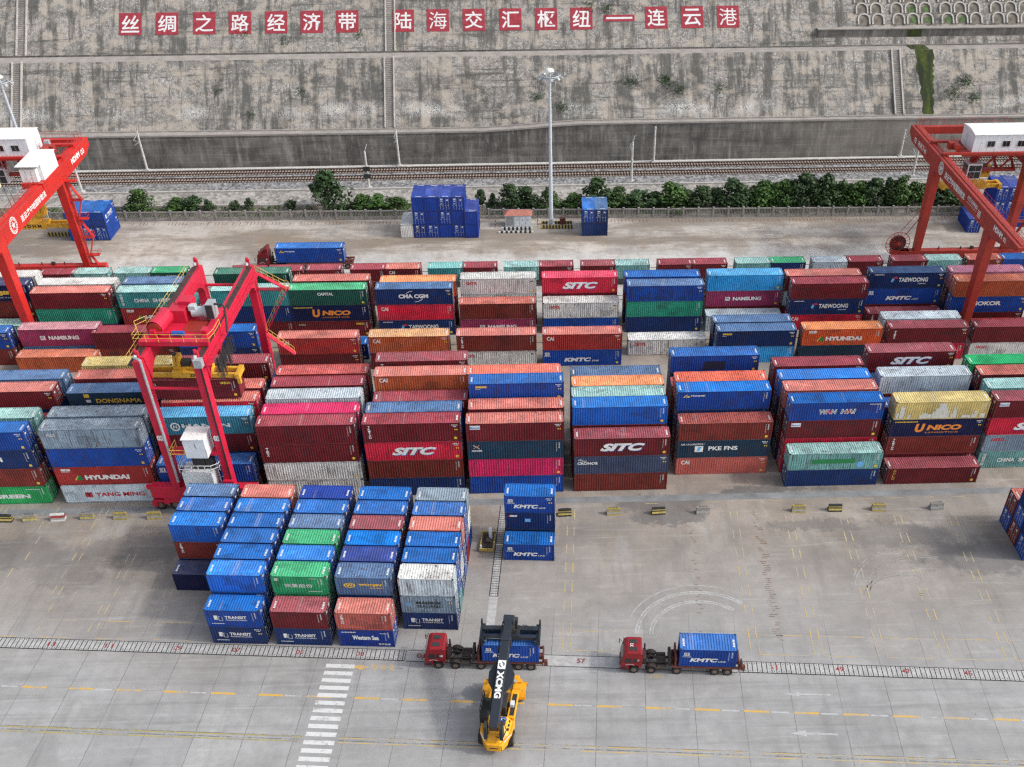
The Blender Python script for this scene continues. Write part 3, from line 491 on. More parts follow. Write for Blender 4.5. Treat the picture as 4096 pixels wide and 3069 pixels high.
# second gondola end to its right
# ------------------------------------------------------------------ ground
AR=-.0775; RU=Vector((math.cos(AR),math.sin(AR),0)); RV=Vector((-math.sin(AR),math.cos(AR),0))
def rw(u,v,z=.008): return NO+RU*u+RV*v+Vector((0,0,z))
def ground_mat():
    n=NT('yard_concrete',.85,.25); v=n.coord(); x,y,z=n.xyz(v)
    f1=n.noise(v,.03,5,.6); f2=n.noise(v,.13,6,.62); f3=n.noise(v,.9,6,.7); f4=n.noise(n.coord((.035,.13,1)),1,5,.6); f5=n.noise(n.coord((.18,.09,1),rot=.4),1,5,.65)
    yy=n.mth('ADD',y,n.rng(f1,.3,.7,-8,8)); vr=n.mth('ADD',n.mth('MULTIPLY',x,-math.sin(AR)),n.mth('MULTIPLY',y,math.cos(AR)))
    near=n.mix(n.rng(f2,.3,.7),(.29,.288,.285),(.42,.418,.412)); near=n.mix(n.rng(f5,.5,.62,0,.4),near,(.21,.21,.212)); near=n.mix(n.rng(f4,.54,.66,0,.5),near,(.45,.455,.46)); mid=n.mix(n.rng(f2,.3,.7),(.21,.17,.135),(.40,.345,.29)); mid=n.mix(n.rng(f5,.52,.64,0,.5),mid,(.44,.42,.39)); mid=n.mix(n.rng(f5,.34,.46,.5,0),mid,(.15,.135,.125))
    far=n.mix(n.rng(f4,.44,.56),(.255,.205,.155),(.54,.49,.43)); far=n.mix(n.rng(f5,.5,.6,0,.5),far,(.31,.245,.185)); f6=n.noise(n.coord((.12,.3,1)),1,7,.75); far=n.mix(n.rng(f6,.5,.58,0,.6),far,(.24,.185,.14)); far=n.mix(n.rng(f6,.40,.34,0,.5),far,(.62,.58,.52))
    fr=n.mix(n.rng(f2,.3,.7),(.52,.505,.475),(.66,.645,.615)); far=n.mix(n.rng(n.mth('ADD',y,n.rng(f5,.3,.7,-3,3)),171,176),fr,far)
    c=n.mix(n.rng(yy,70,95),near,mid); c=n.mix(n.rng(yy,141,154),c,far)
    c=n.mix(n.rng(f3,.38,.75,0,.4),c,(.2,.185,.17)); c=n.mix(n.rng(f1,.5,.68,0,.3),c,(.17,.17,.175))
    st=n.noise(n.coord((.12,1.6,1),rot=-.05),1,4); c=n.mix(n.rng(st,.56,.75,0,.25),c,(.6,.59,.57)); st2=n.noise(n.coord((.5,.06,1),rot=.06),1,3); c=n.mix(n.rng(st2,.56,.74,0,.3),c,(.15,.145,.14))
    st3=n.noise(n.coord((.05,2.2,1),rot=.0775),1,4,.6)
    for vl in (-3.4,-5.7,-8.7,-11.1):
        dd=n.mth('ABSOLUTE',n.mth('SUBTRACT',vr,NO.dot(RV)+vl)); c=n.mix(n.mth('MULTIPLY',n.rng(dd,.25,.8,.3,0),n.rng(st3,.4,.65)),c,(.13,.13,.13))
    sp=n.noise(v,2.4,3,.5); c=n.mix(n.rng(sp,.70,.78,0,.55),c,(.1,.09,.08))
    # wet spill and stain by the runway, other dark patches, ragged outlines
    fx=n.mth('ADD',x,n.rng(f2,.25,.75,-5,5)); fy=n.mth('ADD',y,n.rng(f3,.25,.75,-1.4,1.4))
    for cx,cy,rx,ry,a in ((14.5,99.9,5,1.9,.6),(17.5,97.0,5.5,1.4,.6),(30,102.2,6.5,1.0,.6),(27,101.9,3.5,.9,.4),(45,92.5,9,2.2,.4),(54,88,8,3,.5),(37,95,7,1.2,.45),(49,91,3,4,.45),(-66,93,9,3,.4),(-48,93.5,7,2.5,.4),(-56,90,5,4,.3),(62,181,16,3,.45),(72,184,9,2.5,.35)):
        d=n.mth('ADD',n.mth('POWER',n.mth('DIVIDE',n.mth('SUBTRACT',fx,cx),rx),2),n.mth('POWER',n.mth('DIVIDE',n.mth('SUBTRACT',fy,cy),ry),2)); c=n.mix(n.rng(d,.6,1.3,a,0),c,(.085,.085,.09))
    # slab joints and slab to slab tone
    def dot(vec):
        q_=n.n('VectorMath',operation='DOT_PRODUCT'); n.l(v,q_.inputs[0]); q_.inputs[1].default_value=vec; return q_.outputs['Value']
    uu=n.mth('DIVIDE',n.mth('SUBTRACT',dot(RU),NO.dot(RU)-13.42),5.1); vv=n.mth('DIVIDE',n.mth('SUBTRACT',dot(RV),NO.dot(RV)-7.05),5.6)
    wn=n.n('TexWhiteNoise'); cb=n.n('CombineXYZ'); n.l(n.mth('FLOOR',uu),cb.inputs[0]); n.l(n.mth('FLOOR',vv),cb.inputs[1]); n.l(cb.outputs[0],wn.inputs['Vector'])
    c=n.mix(n.rng(wn.outputs['Value'],0,1,0,.3),c,(.23,.227,.225))
    wob=n.rng(f3,.3,.7,-.008,.008); ju=n.mth('LESS_THAN',n.mth('FRACT',n.mth('ADD',uu,wob)),.012); jv=n.mth('LESS_THAN',n.mth('FRACT',n.mth('ADD',vv,wob)),.008)
    ju=n.mth('MULTIPLY',ju,n.rng(vr,76,82,.75,.16)); jv=n.mth('MULTIPLY',jv,n.rng(vr,76,82,.45,.22))
    j=n.mth('MAXIMUM',ju,jv); c=n.mix(n.mth('MULTIPLY',j,n.rng(f2,.28,.55,.3,1)),c,(.09,.088,.085))
    n.bump(f3,.12,.03); return n.out(c)
M['ground']=ground_mat()
m=MB().mat('ground'); m.quad((-420,-60,0),(420,-60,0),(420,200,0),(-420,200,0)); tag(m.obj('yard_ground'),kind='structure')
M['runway']=plain('runway_strip',(.21,.22,.225),.85,.25,.4)
m=MB().mat('runway'); m.quad((-140,100.4,.004),(140,100.35,.004),(140,101.6,.004),(-140,101.65,.004)); tag(m.obj('crane_runway'),kind='structure')
def worn(name,c,th=.5,bg=None):
    n=NT(name,.7,.3); f=n.noise(n.coord(),2.2,5,.7); g=n.noise(n.coord(),.35,2)
    f=n.mth('ADD',n.mth('MULTIPLY',f,.6),n.mth('MULTIPLY',g,.4)); return n.out(n.mix(n.rng(f,th,th+.1),c,bg or (.33,.325,.31)))
M['my']=worn('worn_yellow_marking',(.52,.37,.12),.44); M['mo']=worn('fresh_orange_marking',(.60,.37,.08),.49); M['mw']=worn('worn_white_marking',(.60,.61,.60),.52); M['mw2']=worn('faint_white_marking',(.44,.45,.455),.48); M['mr_']=worn('worn_red_marking',(.26,.035,.04),.5); M['myf']=worn('faint_yellow_marking',(.52,.42,.2),.44,(.34,.31,.27)); M['myo']=worn('dirty_olive_marking',(.40,.33,.10),.47,(.24,.235,.2)); M['skidd']=worn('dark_joint_dirt',(.13,.13,.12),.46); M['rust_']=worn('rusty_tick_mark',(.17,.085,.05),.52); M['skid']=worn('tyre_rubber_mark',(.20,.195,.185),.46); M['skidw']=worn('pale_scrub_mark',(.43,.43,.425),.45)
mk=MB()
def strip(u0,u1,v0,v1,mat,z=.008,P=rw): mk.mat(mat).quad(P(u0,v0,z),P(u1,v0,z),P(u1,v1,z),P(u0,v1,z))
for i in range(-6,24):
    u=-13.42+5.1*i
    if not 13<u<16.2: strip(u,u+2.65,-7.22,-6.95,'mo')
    if i%2==0 or i>12: strip(u+2.8,u+4.6,-7.2,-7.0,'mw2')
for a,b in ((-60,12.9),(16.7,130)):
    strip(a,b,-12.38,-12.25,'myo' if a<0 else 'my'); strip(a,b,-12.96,-12.82,'myo' if a<0 else 'my'); strip(a,b,-12.7,-12.6,'skidd'); strip(a,b,-12.24,-12.17,'skidd')
for i in range(15): strip(13.2-.0*i,16.35,-3.05-1.02*i,-2.5-1.02*i,'mw',.012)
P1=lambda u,v,z=.008:nw(u,v,z)
for i in range(10):      # bay markings left and right of the near block
    for base,st in ((38.7,6.93),):
        u=base+st*i
        if 45<u<58: continue
        for k in range(7):
            for du in (0,.85): strip(u+du,u+du+.13,2.6+3.35*k,4.4+3.35*k,'myf' if k>3 else 'my',.009,P1)
        strip(u+1.2,u+6.4,.05,.18,'my',.009,P1); strip(u+1.2,u+6.0,3.0,3.12,'my',.009,P1)
        for du in (0,.95): strip(u+du,u+du+.12,.1,2.4,'my',.009,P1)
for i in range(8):
    u=-8.2-6.6*i
    for k in range(8):
        for du in (0,.8):
            if rnd.random()<.75: strip(u+du,u+du+.11,1.2+2.9*k,2.7+2.9*k,'myf',.009,P1)
    strip(u+1.2,u+4.6,2.9,3.02,'my',.009,P1); strip(u+1.2,u+5.5,.25,.36,'my',.009,P1)
for x in range(-90,95,4):
    if rnd.random()<.6: strip(x,x+1.8,99.9,99.99,'myf',.009,lambda a,b,z:Vector((a,b,z)))
W_=lambda a,b,z:Vector((a,b,z))
def yf(x): return 189.55-.0235*x
for yy in (140.35,142.45): strip(-140,140,yy,yy+.16,'mo',.008,W_)
for x in range(-100,100,7): strip(x,x+2.2,168.6-.004*x,168.75-.004*x,'my',.008,W_)
# arrows and letters on the road
def arrow(u0,v,L,mat,P=P1):
    mk.mat(mat).add([P(u0,v,.01),P(u0+1.7,v-.38,.01),P(u0+1.7,v+.38,.01)],[(0,1,2)]); strip(u0+1.7,u0+L,v-.11,v+.11,mat,.01,P)
arrow(15.6,-3.05,2.2,'mo'); arrow(62.3,-5.35,4.9,'mw2'); arrow(62.2,-10.5,4.9,'mw2')
tp=lambda P,z:(lambda a,b:tuple(P(a,b,z)))
text(mk,'D 0 2',18.1,20.6,-3.35,-2.65,'mo',.0,P=tp(P1,.01)); text(mk,'D03',49.75,48.3,-3.1,-3.6,'my',.0,P=tp(P1,.01))
for k in range(70):
    v=2+k*.33; u=62.5+.25*math.sin(k*.9)
    if rnd.random()<.8: strip(u,u+rnd.uniform(.3,.9),v,v+.09,'rust_',.009,P1)
    if rnd.random()<.35: strip(u-8.3,u-8.3+rnd.uniform(.2,.6),v,v+.08,'rust_',.009,P1)
    if rnd.random()<.35 and k>20: strip(80.2+.1*k*0,80.2+rnd.uniform(.2,.6),v,v+.08,'skid',.009,P1)
for x in range(-780,900,7):
    x*=.1
    if rnd.random()<.7 and not -24<x<9: strip(x,x+.12,yf(x)-2.2,yf(x)-.9,'rust_',.008,lambda a,b,z:Vector((a+.35*(b-yf(a)+1.5)*0,b,z)))
# turning tyre marks
def arcband(cx,cy,r,a0,a1,wd,mat):
    mk.mat(mat); n=26
    for i in range(n):
        t,u=a0+(a1-a0)*i/n,a0+(a1-a0)*(i+1)/n
        mk.quad(*[tuple(P1(cx+rr*math.cos(s)*1.0,cy+rr*math.sin(s)*.95,.006)) for s,rr in ((t,r),(u,r),(u,r+wd),(t,r+wd))])
for r in (7.2,7.5,5.6,5.9): arcband(54.5,2.6,r,R(50),R(178),.2,'skidw')
for r in (8.6,): arcband(54.5,2.6,r,R(70),R(160),.12,'skidw')
for r in (9.2,9.6,7.4,7.8): arcband(82,9.5,r,R(75),R(172),.13,'skid')
for r in (5,5.4): arcband(79,8.5,r,R(80),R(165),.11,'skid')
tag(mk.obj('road_markings'),kind='structure')
# rail tracks in the yard and drains
M['railsteel']=plain('rail_steel',(.13,.085,.06),.5,.3,2,metal=.4); M['slab']=plain('drain_slab',(.40,.395,.385),.8,.2,1.5); M['gap']=plain('dark_gap',(.03,.03,.03),.9)
m=MB().mat('railsteel')
for yy in (141.35,167.2): m.box(-200,200,yy-.05,yy+.05,.004,.06)
for yc in (161.9,156.0):
    for d in (-.72,.72): m.box(-200,200,yc+d-.04,yc+d+.04,.004,.05)
tag(m.obj('yard_rails'),kind='structure')
def drain(name,a,b,v0,v1,pitch,P,along='u',gaps=()):
    m=MB().mat('gap')
    def Q(s,t,z): return P(s,t,z) if along=='u' else P(t,s,z)
    m.quad(Q(a,v0,.006),Q(b,v0,.006),Q(b,v1,.006),Q(a,v1,.006)); m.mat('slab'); s=a
    while s<b-.05:
        e=min(b,s+pitch)
        m.quad(Q(s+.045,v0+.11,.03),Q(e-.045,v0+.11,.03),Q(e-.045,v1-.11,.03),Q(s+.045,v1-.11,.03)); s+=pitch
    s=a; m.mat('gap')
    while s<b-.05:
        for t in (v0+.3,v1-.3): m.quad(Q(s+pitch*.42,t-.05,.033),Q(s+pitch*.6,t-.05,.033),Q(s+pitch*.6,t+.05,.033),Q(s+pitch*.42,t+.05,.033))
        s+=pitch
    return tag(m.obj(name),kind='structure')
drain('drain_channel',-60,21.6,-1.75,-.12,.515,rw); drain('drain_channel',57.9,140,-1.85,-.2,.515,rw)
drain('drain_channel',8.3,25,29.95,31.0,.42,P1,'v')
m=MB().mat('slab'); m.quad(rw(21.75,-1.7,.012),rw(57.8,-1.8,.012),rw(57.8,-.25,.012),rw(21.75,-.18,.012)); m.quad(P1(30,0,.01),P1(31,0,.01),P1(31,8.2,.01),P1(30,8.2,.01))
m.mat('gap'); m.quad(rw(21.75,-1.8,.016),rw(57.8,-1.88,.016),rw(57.8,-1.8,.016),rw(21.75,-1.7,.016)); m.quad(rw(21.75,-.2,.016),rw(57.8,-.27,.016),rw(57.8,-.19,.016),rw(21.75,-.12,.016))
tag(m.obj('drain_cover'),kind='structure')
m=MB()
for s,u in (('13',-18),('11',-11.5),('09',-3.8),('07',2.8),('05',9.9),('03',16.6),('01',23.3),('57',40.9),('51',61.7),('49',68.8),('47',75.9),('45',82.5)):
    text(m,s,u-.45,u+.45,-1.25,-.6,'mr_',.02,P=lambda a,b:tuple(rw(a,b,.037)))
tag(m.obj('bay_number_markings'),kind='structure')
# ------------------------------------------------------------------ railway, banks
def gravel(name,c1,c2,sc_=1.4):
    n=NT(name,.95,.2); v=n.coord(); vo=n.n('TexVoronoi'); vo.inputs['Scale'].default_value=sc_; n.l(v,vo.inputs['Vector']); sp=n.n('SeparateColor'); n.l(vo.outputs['Color'],sp.inputs[0]); f=n.noise(v,.12,4)
    c=n.mix(sp.outputs[0],c1,c2); c=n.mix(n.rng(f,.4,.7,0,.45),c,(.2,.18,.16)); n.bump(vo.outputs['Distance'],.5,.15); return n.out(c)
M['ballast']=gravel('grey_ballast',(.09,.09,.095),(.36,.36,.36),2.2); M['rubble']=gravel('rubble_bank',(.2,.19,.175),(.44,.42,.39),1.3); M['soil']=gravel('soil_verge',(.10,.085,.065),(.24,.22,.19),1)
M['trackbed']=gravel('brown_track_bed',(.045,.036,.03),(.16,.13,.11),2.5); M['sleeper']=plain('concrete_sleeper',(.36,.29,.25),.85,.2,2); M['railrust']=plain('rusty_rail',(.06,.032,.024),.6,.3,2); M['path']=plain('pale_path',(.55,.54,.51),.8,.12,.8)
XA,XB=-170,170
def yf(x): return 189.55-.0235*x
def strip_mesh(name,prof,mat,kind='structure',n=20):
    """prof: list of (y0, slope in x, z) lines, lofted along x"""
    m=MB().mat(mat); k=len(prof)
    for i in range(n+1):
        x=XA+(XB-XA)*i/n; m.v+=[(x,y+s*x,z) for y,s,z in prof]
    m.f=[(i*k+j,(i+1)*k+j,(i+1)*k+j+1,i*k+j+1) for i in range(n) for j in range(k-1)]; m.mi=[0]*len(m.f); return tag(m.obj(name),kind=kind)
strip_mesh('soil_verge',[(189.7,-.0235,.03),(191,-.02,.12),(196.6,-.012,.2)],'soil')
strip_mesh('low_kerb',[(196.5,-.012,.2),(196.5,-.012,.5),(196.9,-.012,.5),(196.9,-.012,.25)],'kerb')
strip_mesh('rubble_bank',[(196.9,-.012,.28),(203.0,.003,.9)],'rubble')
strip_mesh('upper_kerb',[(203.0,.003,.9),(203.0,.003,1.2),(203.5,.003,1.2),(203.5,.003,.9)],'kerb')
strip_mesh('ballast_bed',[(203.5,.003,.5),(207.2,.003,.55),(208.0,.003,.8),(211.6,.003,.8),(212.4,.006,.8),(215.6,.006,.8),(216.3,.006,.5),(218.6,.006,.4)],'ballast')
strip_mesh('track_bed_stone',[(208.3,.003,.83),(211.3,.003,.83)],'trackbed'); strip_mesh('track_bed_stone',[(212.5,.006,.83),(215.5,.006,.83)],'trackbed')
strip_mesh('trackside_path',[(216.6,.006,.56),(217.6,.006,.6)],'path')
for nm,yc,s in (('railway_track',209.8,.003),('railway_track',214.0,.006)):
    m=MB()
    m.mat('sleeper')
    for i in range(int((XB-XA)/.62)):
        x=XA+.62*i; y=yc+s*x; m.box(x-.13,x+.13,y-1.25,y+1.25,.75,.9)
    m.mat('railrust')
    for d in (-.75,.75):
        for i in range(10):
            x0,x1=XA+i*34,XA+(i+1)*34; m.beam((x0,yc+d+s*x0,.99),(x1,yc+d+s*x1,.99),.16,.18)
    tag(m.obj(nm),kind='structure')
# concrete retaining wall under the slope
def zt(x): # top of the wall rises to the right
    t=max(0,min(1,(x+12)/26)); t=t*t*(3-2*t); return 7.1+.15*max(0,(-x-30)/60)+t*1.25
def wall_mat():
    n=NT('stained_concrete_wall',.9,.2); v=n.coord(); x,y,z=n.xyz(v); f=n.noise(v,.25,5,.6); st=n.noise(n.coord((.9,.9,.05)),1,5,.7); f3=n.noise(v,2.5,4,.7)
    c=n.mix(n.rng(f,.32,.68),(.075,.071,.066),(.19,.18,.165)); c=n.mix(n.rng(st,.52,.72,0,.75),c,(.34,.32,.295)); c=n.mix(n.rng(st,.30,.46,.65,0),c,(.035,.034,.032)); bl=n.noise(n.coord((.10,.1,.6)),1,4); c=n.mix(n.rng(bl,.5,.68,0,.5),c,(.04,.038,.036)); c=n.mix(n.rng(f3,.45,.75,0,.3),c,(.24,.22,.2))
    c=n.mix(n.rng(x,45,75,0,.45),c,(.27,.245,.215))
    l=n.mth('LESS_THAN',n.mth('FRACT',n.mth('DIVIDE',z,1.55)),.06); c=n.mix(n.mth('MULTIPLY',n.mth('MULTIPLY',l,.45),n.rng(f,.35,.6)),c,(.33,.315,.3)); l2=n.mth('LESS_THAN',n.mth('FRACT',n.mth('DIVIDE',x,9.7)),.014); c=n.mix(n.mth('MULTIPLY',l2,.35),c,(.06,.06,.06)); n.bump(f3,.3,.05); return n.out(c)
M['wall']=wall_mat(); M['bench']=plain('bench_concrete',(.31,.285,.26),.9,.18,.5)
NX_=68; XS=[XA+(XB-XA)*i/NX_ for i in range(NX_+1)]
m=MB().mat('wall')
for x in XS:
    b=218.05+.005*x; m.v+=[(x,b,.3),(x,b+1.0,zt(x)-.35),(x,b+1.6,zt(x)-.35),(x,b+1.6,.3)]
m.f=[(i*4+j,(i+1)*4+j,(i+1)*4+(j+1)%4,i*4+(j+1)%4) for i in range(NX_) for j in range(4)]; m.mi=[0]*len(m.f)
wl=empty('retaining_wall',(0,0,0),0,'long dark stained concrete retaining wall behind the railway','wall'); m.obj('wall_face',wl)
m=MB().mat('bench')
for x in XS:
    b=219.05+.005*x; z=zt(x); m.v+=[(x,b-.18,z-.35),(x,b-.18,z),(x,b+.25,z),(x,b+.25,z-.3)]
m.f=[(i*4+j,(i+1)*4+j,(i+1)*4+(j+1)%4,i*4+(j+1)%4) for i in range(NX_) for j in range(4)]; m.mi=[0]*len(m.f); m.obj('coping',wl)
# stone pitched slope
STAINS=((-72,14.3,1.2,3.2,.45),(-46.8,15.4,3.4,1.1,.8),(-47.5,12.5,1.6,3.6,.6),(-33.7,16.6,1.3,.6,.9),(-9.3,12.3,1.7,2.2,.95),(-6.4,9.3,1.7,1.4,.8),(2.0,14.4,1.4,1.6,.9),(3.2,12,1,2.4,.5),(20.3,14.2,1.2,1.1,.85),(23.5,13.8,1.6,1.5,.95),(30.2,14,4,1.2,.95),(30.5,12.2,3,1.8,.75),(31.5,9.8,.8,1.6,.8),(44.5,11.5,1.4,3,.5),(38,14.5,3,1.2,.4),(94.5,13.2,2.6,2.8,.8),(91,11,2,3,.6),(84.5,14,1,5,.6),(39.5,23,3,1.2,.5),(18,25.4,4,.6,.7),(26,25.2,4,.6,.8),(67.5,22.8,4,1.2,.5),(-80,22.2,3,.7,.6),(-54,22,2.5,.7,.6),(8,21.8,2,1.6,.6),(64,20.2,2.2,1.0,.8))
def stone_mat():
    n=NT('stone_pitching',.92,.2); v=n.coord(); x,y,z=n.xyz(v); vo=n.n('TexVoronoi'); vo.inputs['Scale'].default_value=2.3; n.l(v,vo.inputs['Vector']); sp=n.n('SeparateColor'); n.l(vo.outputs['Color'],sp.inputs[0])
    ed=n.n('TexVoronoi'); ed.feature='DISTANCE_TO_EDGE'; ed.inputs['Scale'].default_value=2.3; n.l(v,ed.inputs['Vector'])
    f=n.noise(v,.07,5,.6); g=n.noise(v,.35,5,.65)
    c=n.mix(sp.outputs[0],(.19,.18,.165),(.45,.425,.395)); c=n.mix(n.rng(sp.outputs[1],.86,.95,0,.6),c,(.48,.46,.43)); c=n.mix(n.rng(sp.outputs[2],.75,.95,0,.5),c,(.27,.20,.16))
    mw=n.mix(n.rng(g,.35,.65),(.06,.058,.055),(.33,.32,.30)); c=n.mix(n.rng(ed.outputs['Distance'],.03,.09,.8,0),c,mw)
    c=n.mix(n.rng(f,.4,.72,0,.45),c,(.17,.165,.155))
    # dark vegetation seams, water stains running down, lime bloom near the foot
    s1=n.noise(n.coord((.10,.25,.9)),1,5,.7); c=n.mix(n.rng(s1,.62,.72,0,.55),c,(.05,.055,.045)); s4=n.noise(n.coord((.012,.3,.3)),1.3,3); c=n.mix(n.rng(s4,.52,.6,0,.35),c,(.12,.115,.105)); gx=n.mth('ADD',x,n.rng(g,.25,.75,-2.2,2.2)); gz=n.mth('ADD',z,n.rng(n.noise(v,.8,4,.7),.25,.75,-1.6,1.6))
    for cx,cz,rx,rz,a in STAINS:
        d=n.mth('ADD',n.mth('POWER',n.mth('DIVIDE',n.mth('SUBTRACT',gx,cx),rx),2),n.mth('POWER',n.mth('DIVIDE',n.mth('SUBTRACT',gz,cz),rz),2)); c=n.mix(n.mth('MULTIPLY',n.rng(d,.0,1.3,a,0),n.rng(ed.outputs['Distance'],.0,.25,1,.45)),c,(.035,.037,.035)); s2=n.noise(n.coord((.5,.06,.06)),1,5,.7); c=n.mix(n.rng(s2,.5,.85,0,.28),c,(.10,.098,.09)); s6=n.noise(n.coord((.05,.9,.9)),1,5,.7); c=n.mix(n.rng(s6,.57,.8,0,.16),c,(.09,.088,.08)); s7=n.noise(n.coord((.25,.35,.35)),1,5,.7); c=n.mix(n.rng(s7,.5,.8,0,.18),c,(.40,.355,.30))
    fo=n.mth('MULTIPLY',n.rng(z,8.6,9.6,0,1),n.rng(z,10.4,11.8,1,0)); lm=n.mth('MULTIPLY',n.mth('MULTIPLY',fo,n.rng(n.noise(v,.10,3),.48,.6)),n.rng(ed.outputs['Distance'],.02,.14,1,.05)); c=n.mix(n.mth('MULTIPLY',lm,.8),c,(.62,.62,.60))
    n.bump(ed.outputs['Distance'],.6,.15); return n.out(c)
M['stone']=stone_mat()
def slope_z(y): return 18.7+(y-235.6)
m=MB()
def loft(fn,mat):
    m.mat(mat); b=len(m.v); pr=[fn(x) for x in XS]; k=len(pr[0])
    for p in pr: m.v+=p
    F=[(b+i*k+j,b+(i+1)*k+j,b+(i+1)*k+j+1,b+i*k+j+1) for i in range(NX_) for j in range(k-1)]; m.f+=F; m.mi+=[m.cur]*len(F)
loft(lambda x:[(x,219.2+.005*x,zt(x)-.1),(x,221.1,zt(x)-.05)],'bench')
loft(lambda x:[(x,221.1,zt(x)-.05),(x,232.0,18.6+.002*x)],'stone')
loft(lambda x:[(x,232.0,18.6+.002*x),(x,235.6,18.7)],'bench')
loft(lambda x:[(x,235.6,18.7),(x,275,slope_z(275))],'stone')
tag(m.obj('hillside'),kind='structure')
m=MB()
for x in XS: pass
loft(lambda x:[(x,220.7,zt(x)-.04),(x,220.7,zt(x)+.16),(x,221.0,zt(x)+.16)],'bench'); loft(lambda x:[(x,235.2,18.7),(x,235.2,18.95),(x,235.55,18.95)],'wall')
tag(m.obj('slope_gutters'),kind='structure')
# painted characters
SQ=R(45)
M['redpaint']=plain('red_wall_paint',(.30,.035,.05),.9,.25,1.4); M['whitepaint']=plain('white_wall_paint',(.66,.66,.65),.9,.12,1.4)
for ch,x in zip('丝绸之路经济带陆海交汇枢纽一连云港',(-86.7,-78.7,-70.6,-62.8,-54.9,-47.1,-39.3,-27.1,-19.4,-11.5,-3.4,4.5,12.3,20.7,28.9,36.9,44.9)):
    t=empty('painted_sign',(x,240.65,slope_z(240.65)),0,(f'red square with white character {ch} painted on stone slope' if ch!='一' else 'narrow red bar with white dash painted on stone slope'),'sign','characters painted on the slope'); t.rotation_euler=(SQ,0,0)
    w_,h_=(2.45,2.55) if ch!='一' else (3.4,.75)
    m=MB().mat('redpaint'); m.box(-w_,w_,-h_,h_,.03,.06); m.obj('panel',t)
    m=MB(); 
    if ch!='一': text(m,ch,-1.95,1.95,-1.95,1.95,'whitepaint',0 if ch in '海港' else .012,P=lambda a,b:(a,b,.068))
    else: m.mat('whitepaint').quad((-2.9,-.22,.068),(2.9,-.22,.068),(2.9,.22,.068),(-2.9,.22,.068))
    m.obj('lettering',t)
# stairs on the slope
def stairs(x,y0,z0,y1,z1,lab,wd=.8):
    t=empty('stairway',(x,y0,z0),0,lab,'stairway','stairways on the slope'); n=int((z1-z0)/.34); m=MB().mat('bench'); dy,dz=(y1-y0),(z1-z0)
    for i in range(n):
        a=i/n; m.box(-wd,wd,dy*a,dy*(a+.62/n),dz*a-.05,dz*a+.22)
    m.obj('steps',t); m=MB().mat('kerb')
    for s in (-1,1): m.beam((s*(wd+.2),0,.15),(s*(wd+.2),dy,dz+.15),.28,.5)
    m.obj('side_kerb',t)
stairs(-109.8,221.1,7.25,232,18.5,'concrete stairway at the lower slope far left'); stairs(-110.2,235.6,18.7,250,33.1,'concrete stairway at the upper slope far left')
stairs(-29.9,221.1,7.1,232,18.6,'concrete stairway in the middle of the lower slope'); stairs(-29.9,235.6,18.7,255,38.1,'concrete stairway rising beside the eighth red square')
stairs(80.9,221.1,8.4,232,18.8,'concrete stairway at the right of the lower slope',.7)
# upper right wall and arched slope frames
t=empty('retaining_wall',(64.6,237,18.7),0,'low stained concrete wall on the bench at upper right','wall'); m=MB().mat('wall'); m.box(0,90,0,1.4,0,3.0); m.obj('wall_face',t); m=MB().mat('bench'); m.box(-.1,90,-.12,1.5,3.003,3.2); m.obj('coping',t)
am=MB().mat('kerb'); pts=[(-1.25,0),(-1.25,1.3)]+[(1.25*math.cos(a),1.3+1.15*math.sin(a)) for a in [PI-PI*i/8 for i in range(9)]]+[(1.25,1.3),(1.25,0)]
for (a,b),(c,d) in zip(pts,pts[1:]): am.beam((a,b,.14),(c,d,.14),.3,.34)
am=am.mesh('arch_rib'); so=MB().mat('soil'); so.add([(a,b,.05) for a,b in pts],[tuple(range(len(pts)))]); so=so.mesh('arch_soil'); so2=MB().mat('grass'); so2.add([(a*.6+.2,b*.6+.3,.08) for a,b in pts],[tuple(range(len(pts)))]); so2=so2.mesh('arch_grass')
ax=[75.2,78.4,83.0,86.2,89.4,94.0,97.2,100.4,105.4,108.6,111.8]
for r in range(3):
    for x in ax:
        y=239.0+1.78*r*1.0; t=empty('slope_arch',(x-.35*r,y,slope_z(y)),0,'small concrete arch rib on the upper right slope','slope arch','arch ribs on the upper right slope'); t.rotation_euler=(SQ,0,0)
        part('rib',am,t); part('soil_fill',so,t)
        if (x in (89.4,86.2) and r<2) or (x in (94.0,97.2) and r==0): part('grass_tuft',so2,t)
def moss_mat():
    n=NT('moss',.95,.1); v=n.coord(); f=n.noise(n.coord((1,.15,.15)),.9,5,.7); g=n.noise(v,2,3); return n.out(n.mix(n.rng(f,.4,.6),(.03,.035,.025),n.mix(n.rng(g,.3,.7),(.035,.055,.018),(.09,.11,.025))))
M['moss']=moss_mat()
m=MB().mat('moss'); P_=lambda x,t,o=.05:(x,221.1+10.9*t,zt(x)-.05+(18.75-zt(x)+.05)*t+o); xs=[]
for i in range(25):
    tt=i/24; a=86.2-.5*tt+rnd.uniform(-.25,.25)+(-.4 if tt>.6 else 0); b=88.4+1.0*tt+rnd.uniform(-.25,.25); m.v+=[P_(a,tt),P_(b,tt)]
m.f=[(2*i,2*i+1,2*i+3,2*i+2) for i in range(24)]; m.mi=[0]*24
m.add([(84.4,236.96,18.8),(88.0,236.96,18.8),(87.8,236.96,21.6),(84.6,236.96,21.6)],[(0,1,2,3)]); m.add([(84.5,232.2,18.83),(88.5,232.2,18.83),(88.2,236.9,18.83),(84.3,236.9,18.83)],[(0,1,2,3)])
tag(m.obj('moss_streak'),'bright green moss running down the slope drain','moss',kind='stuff')
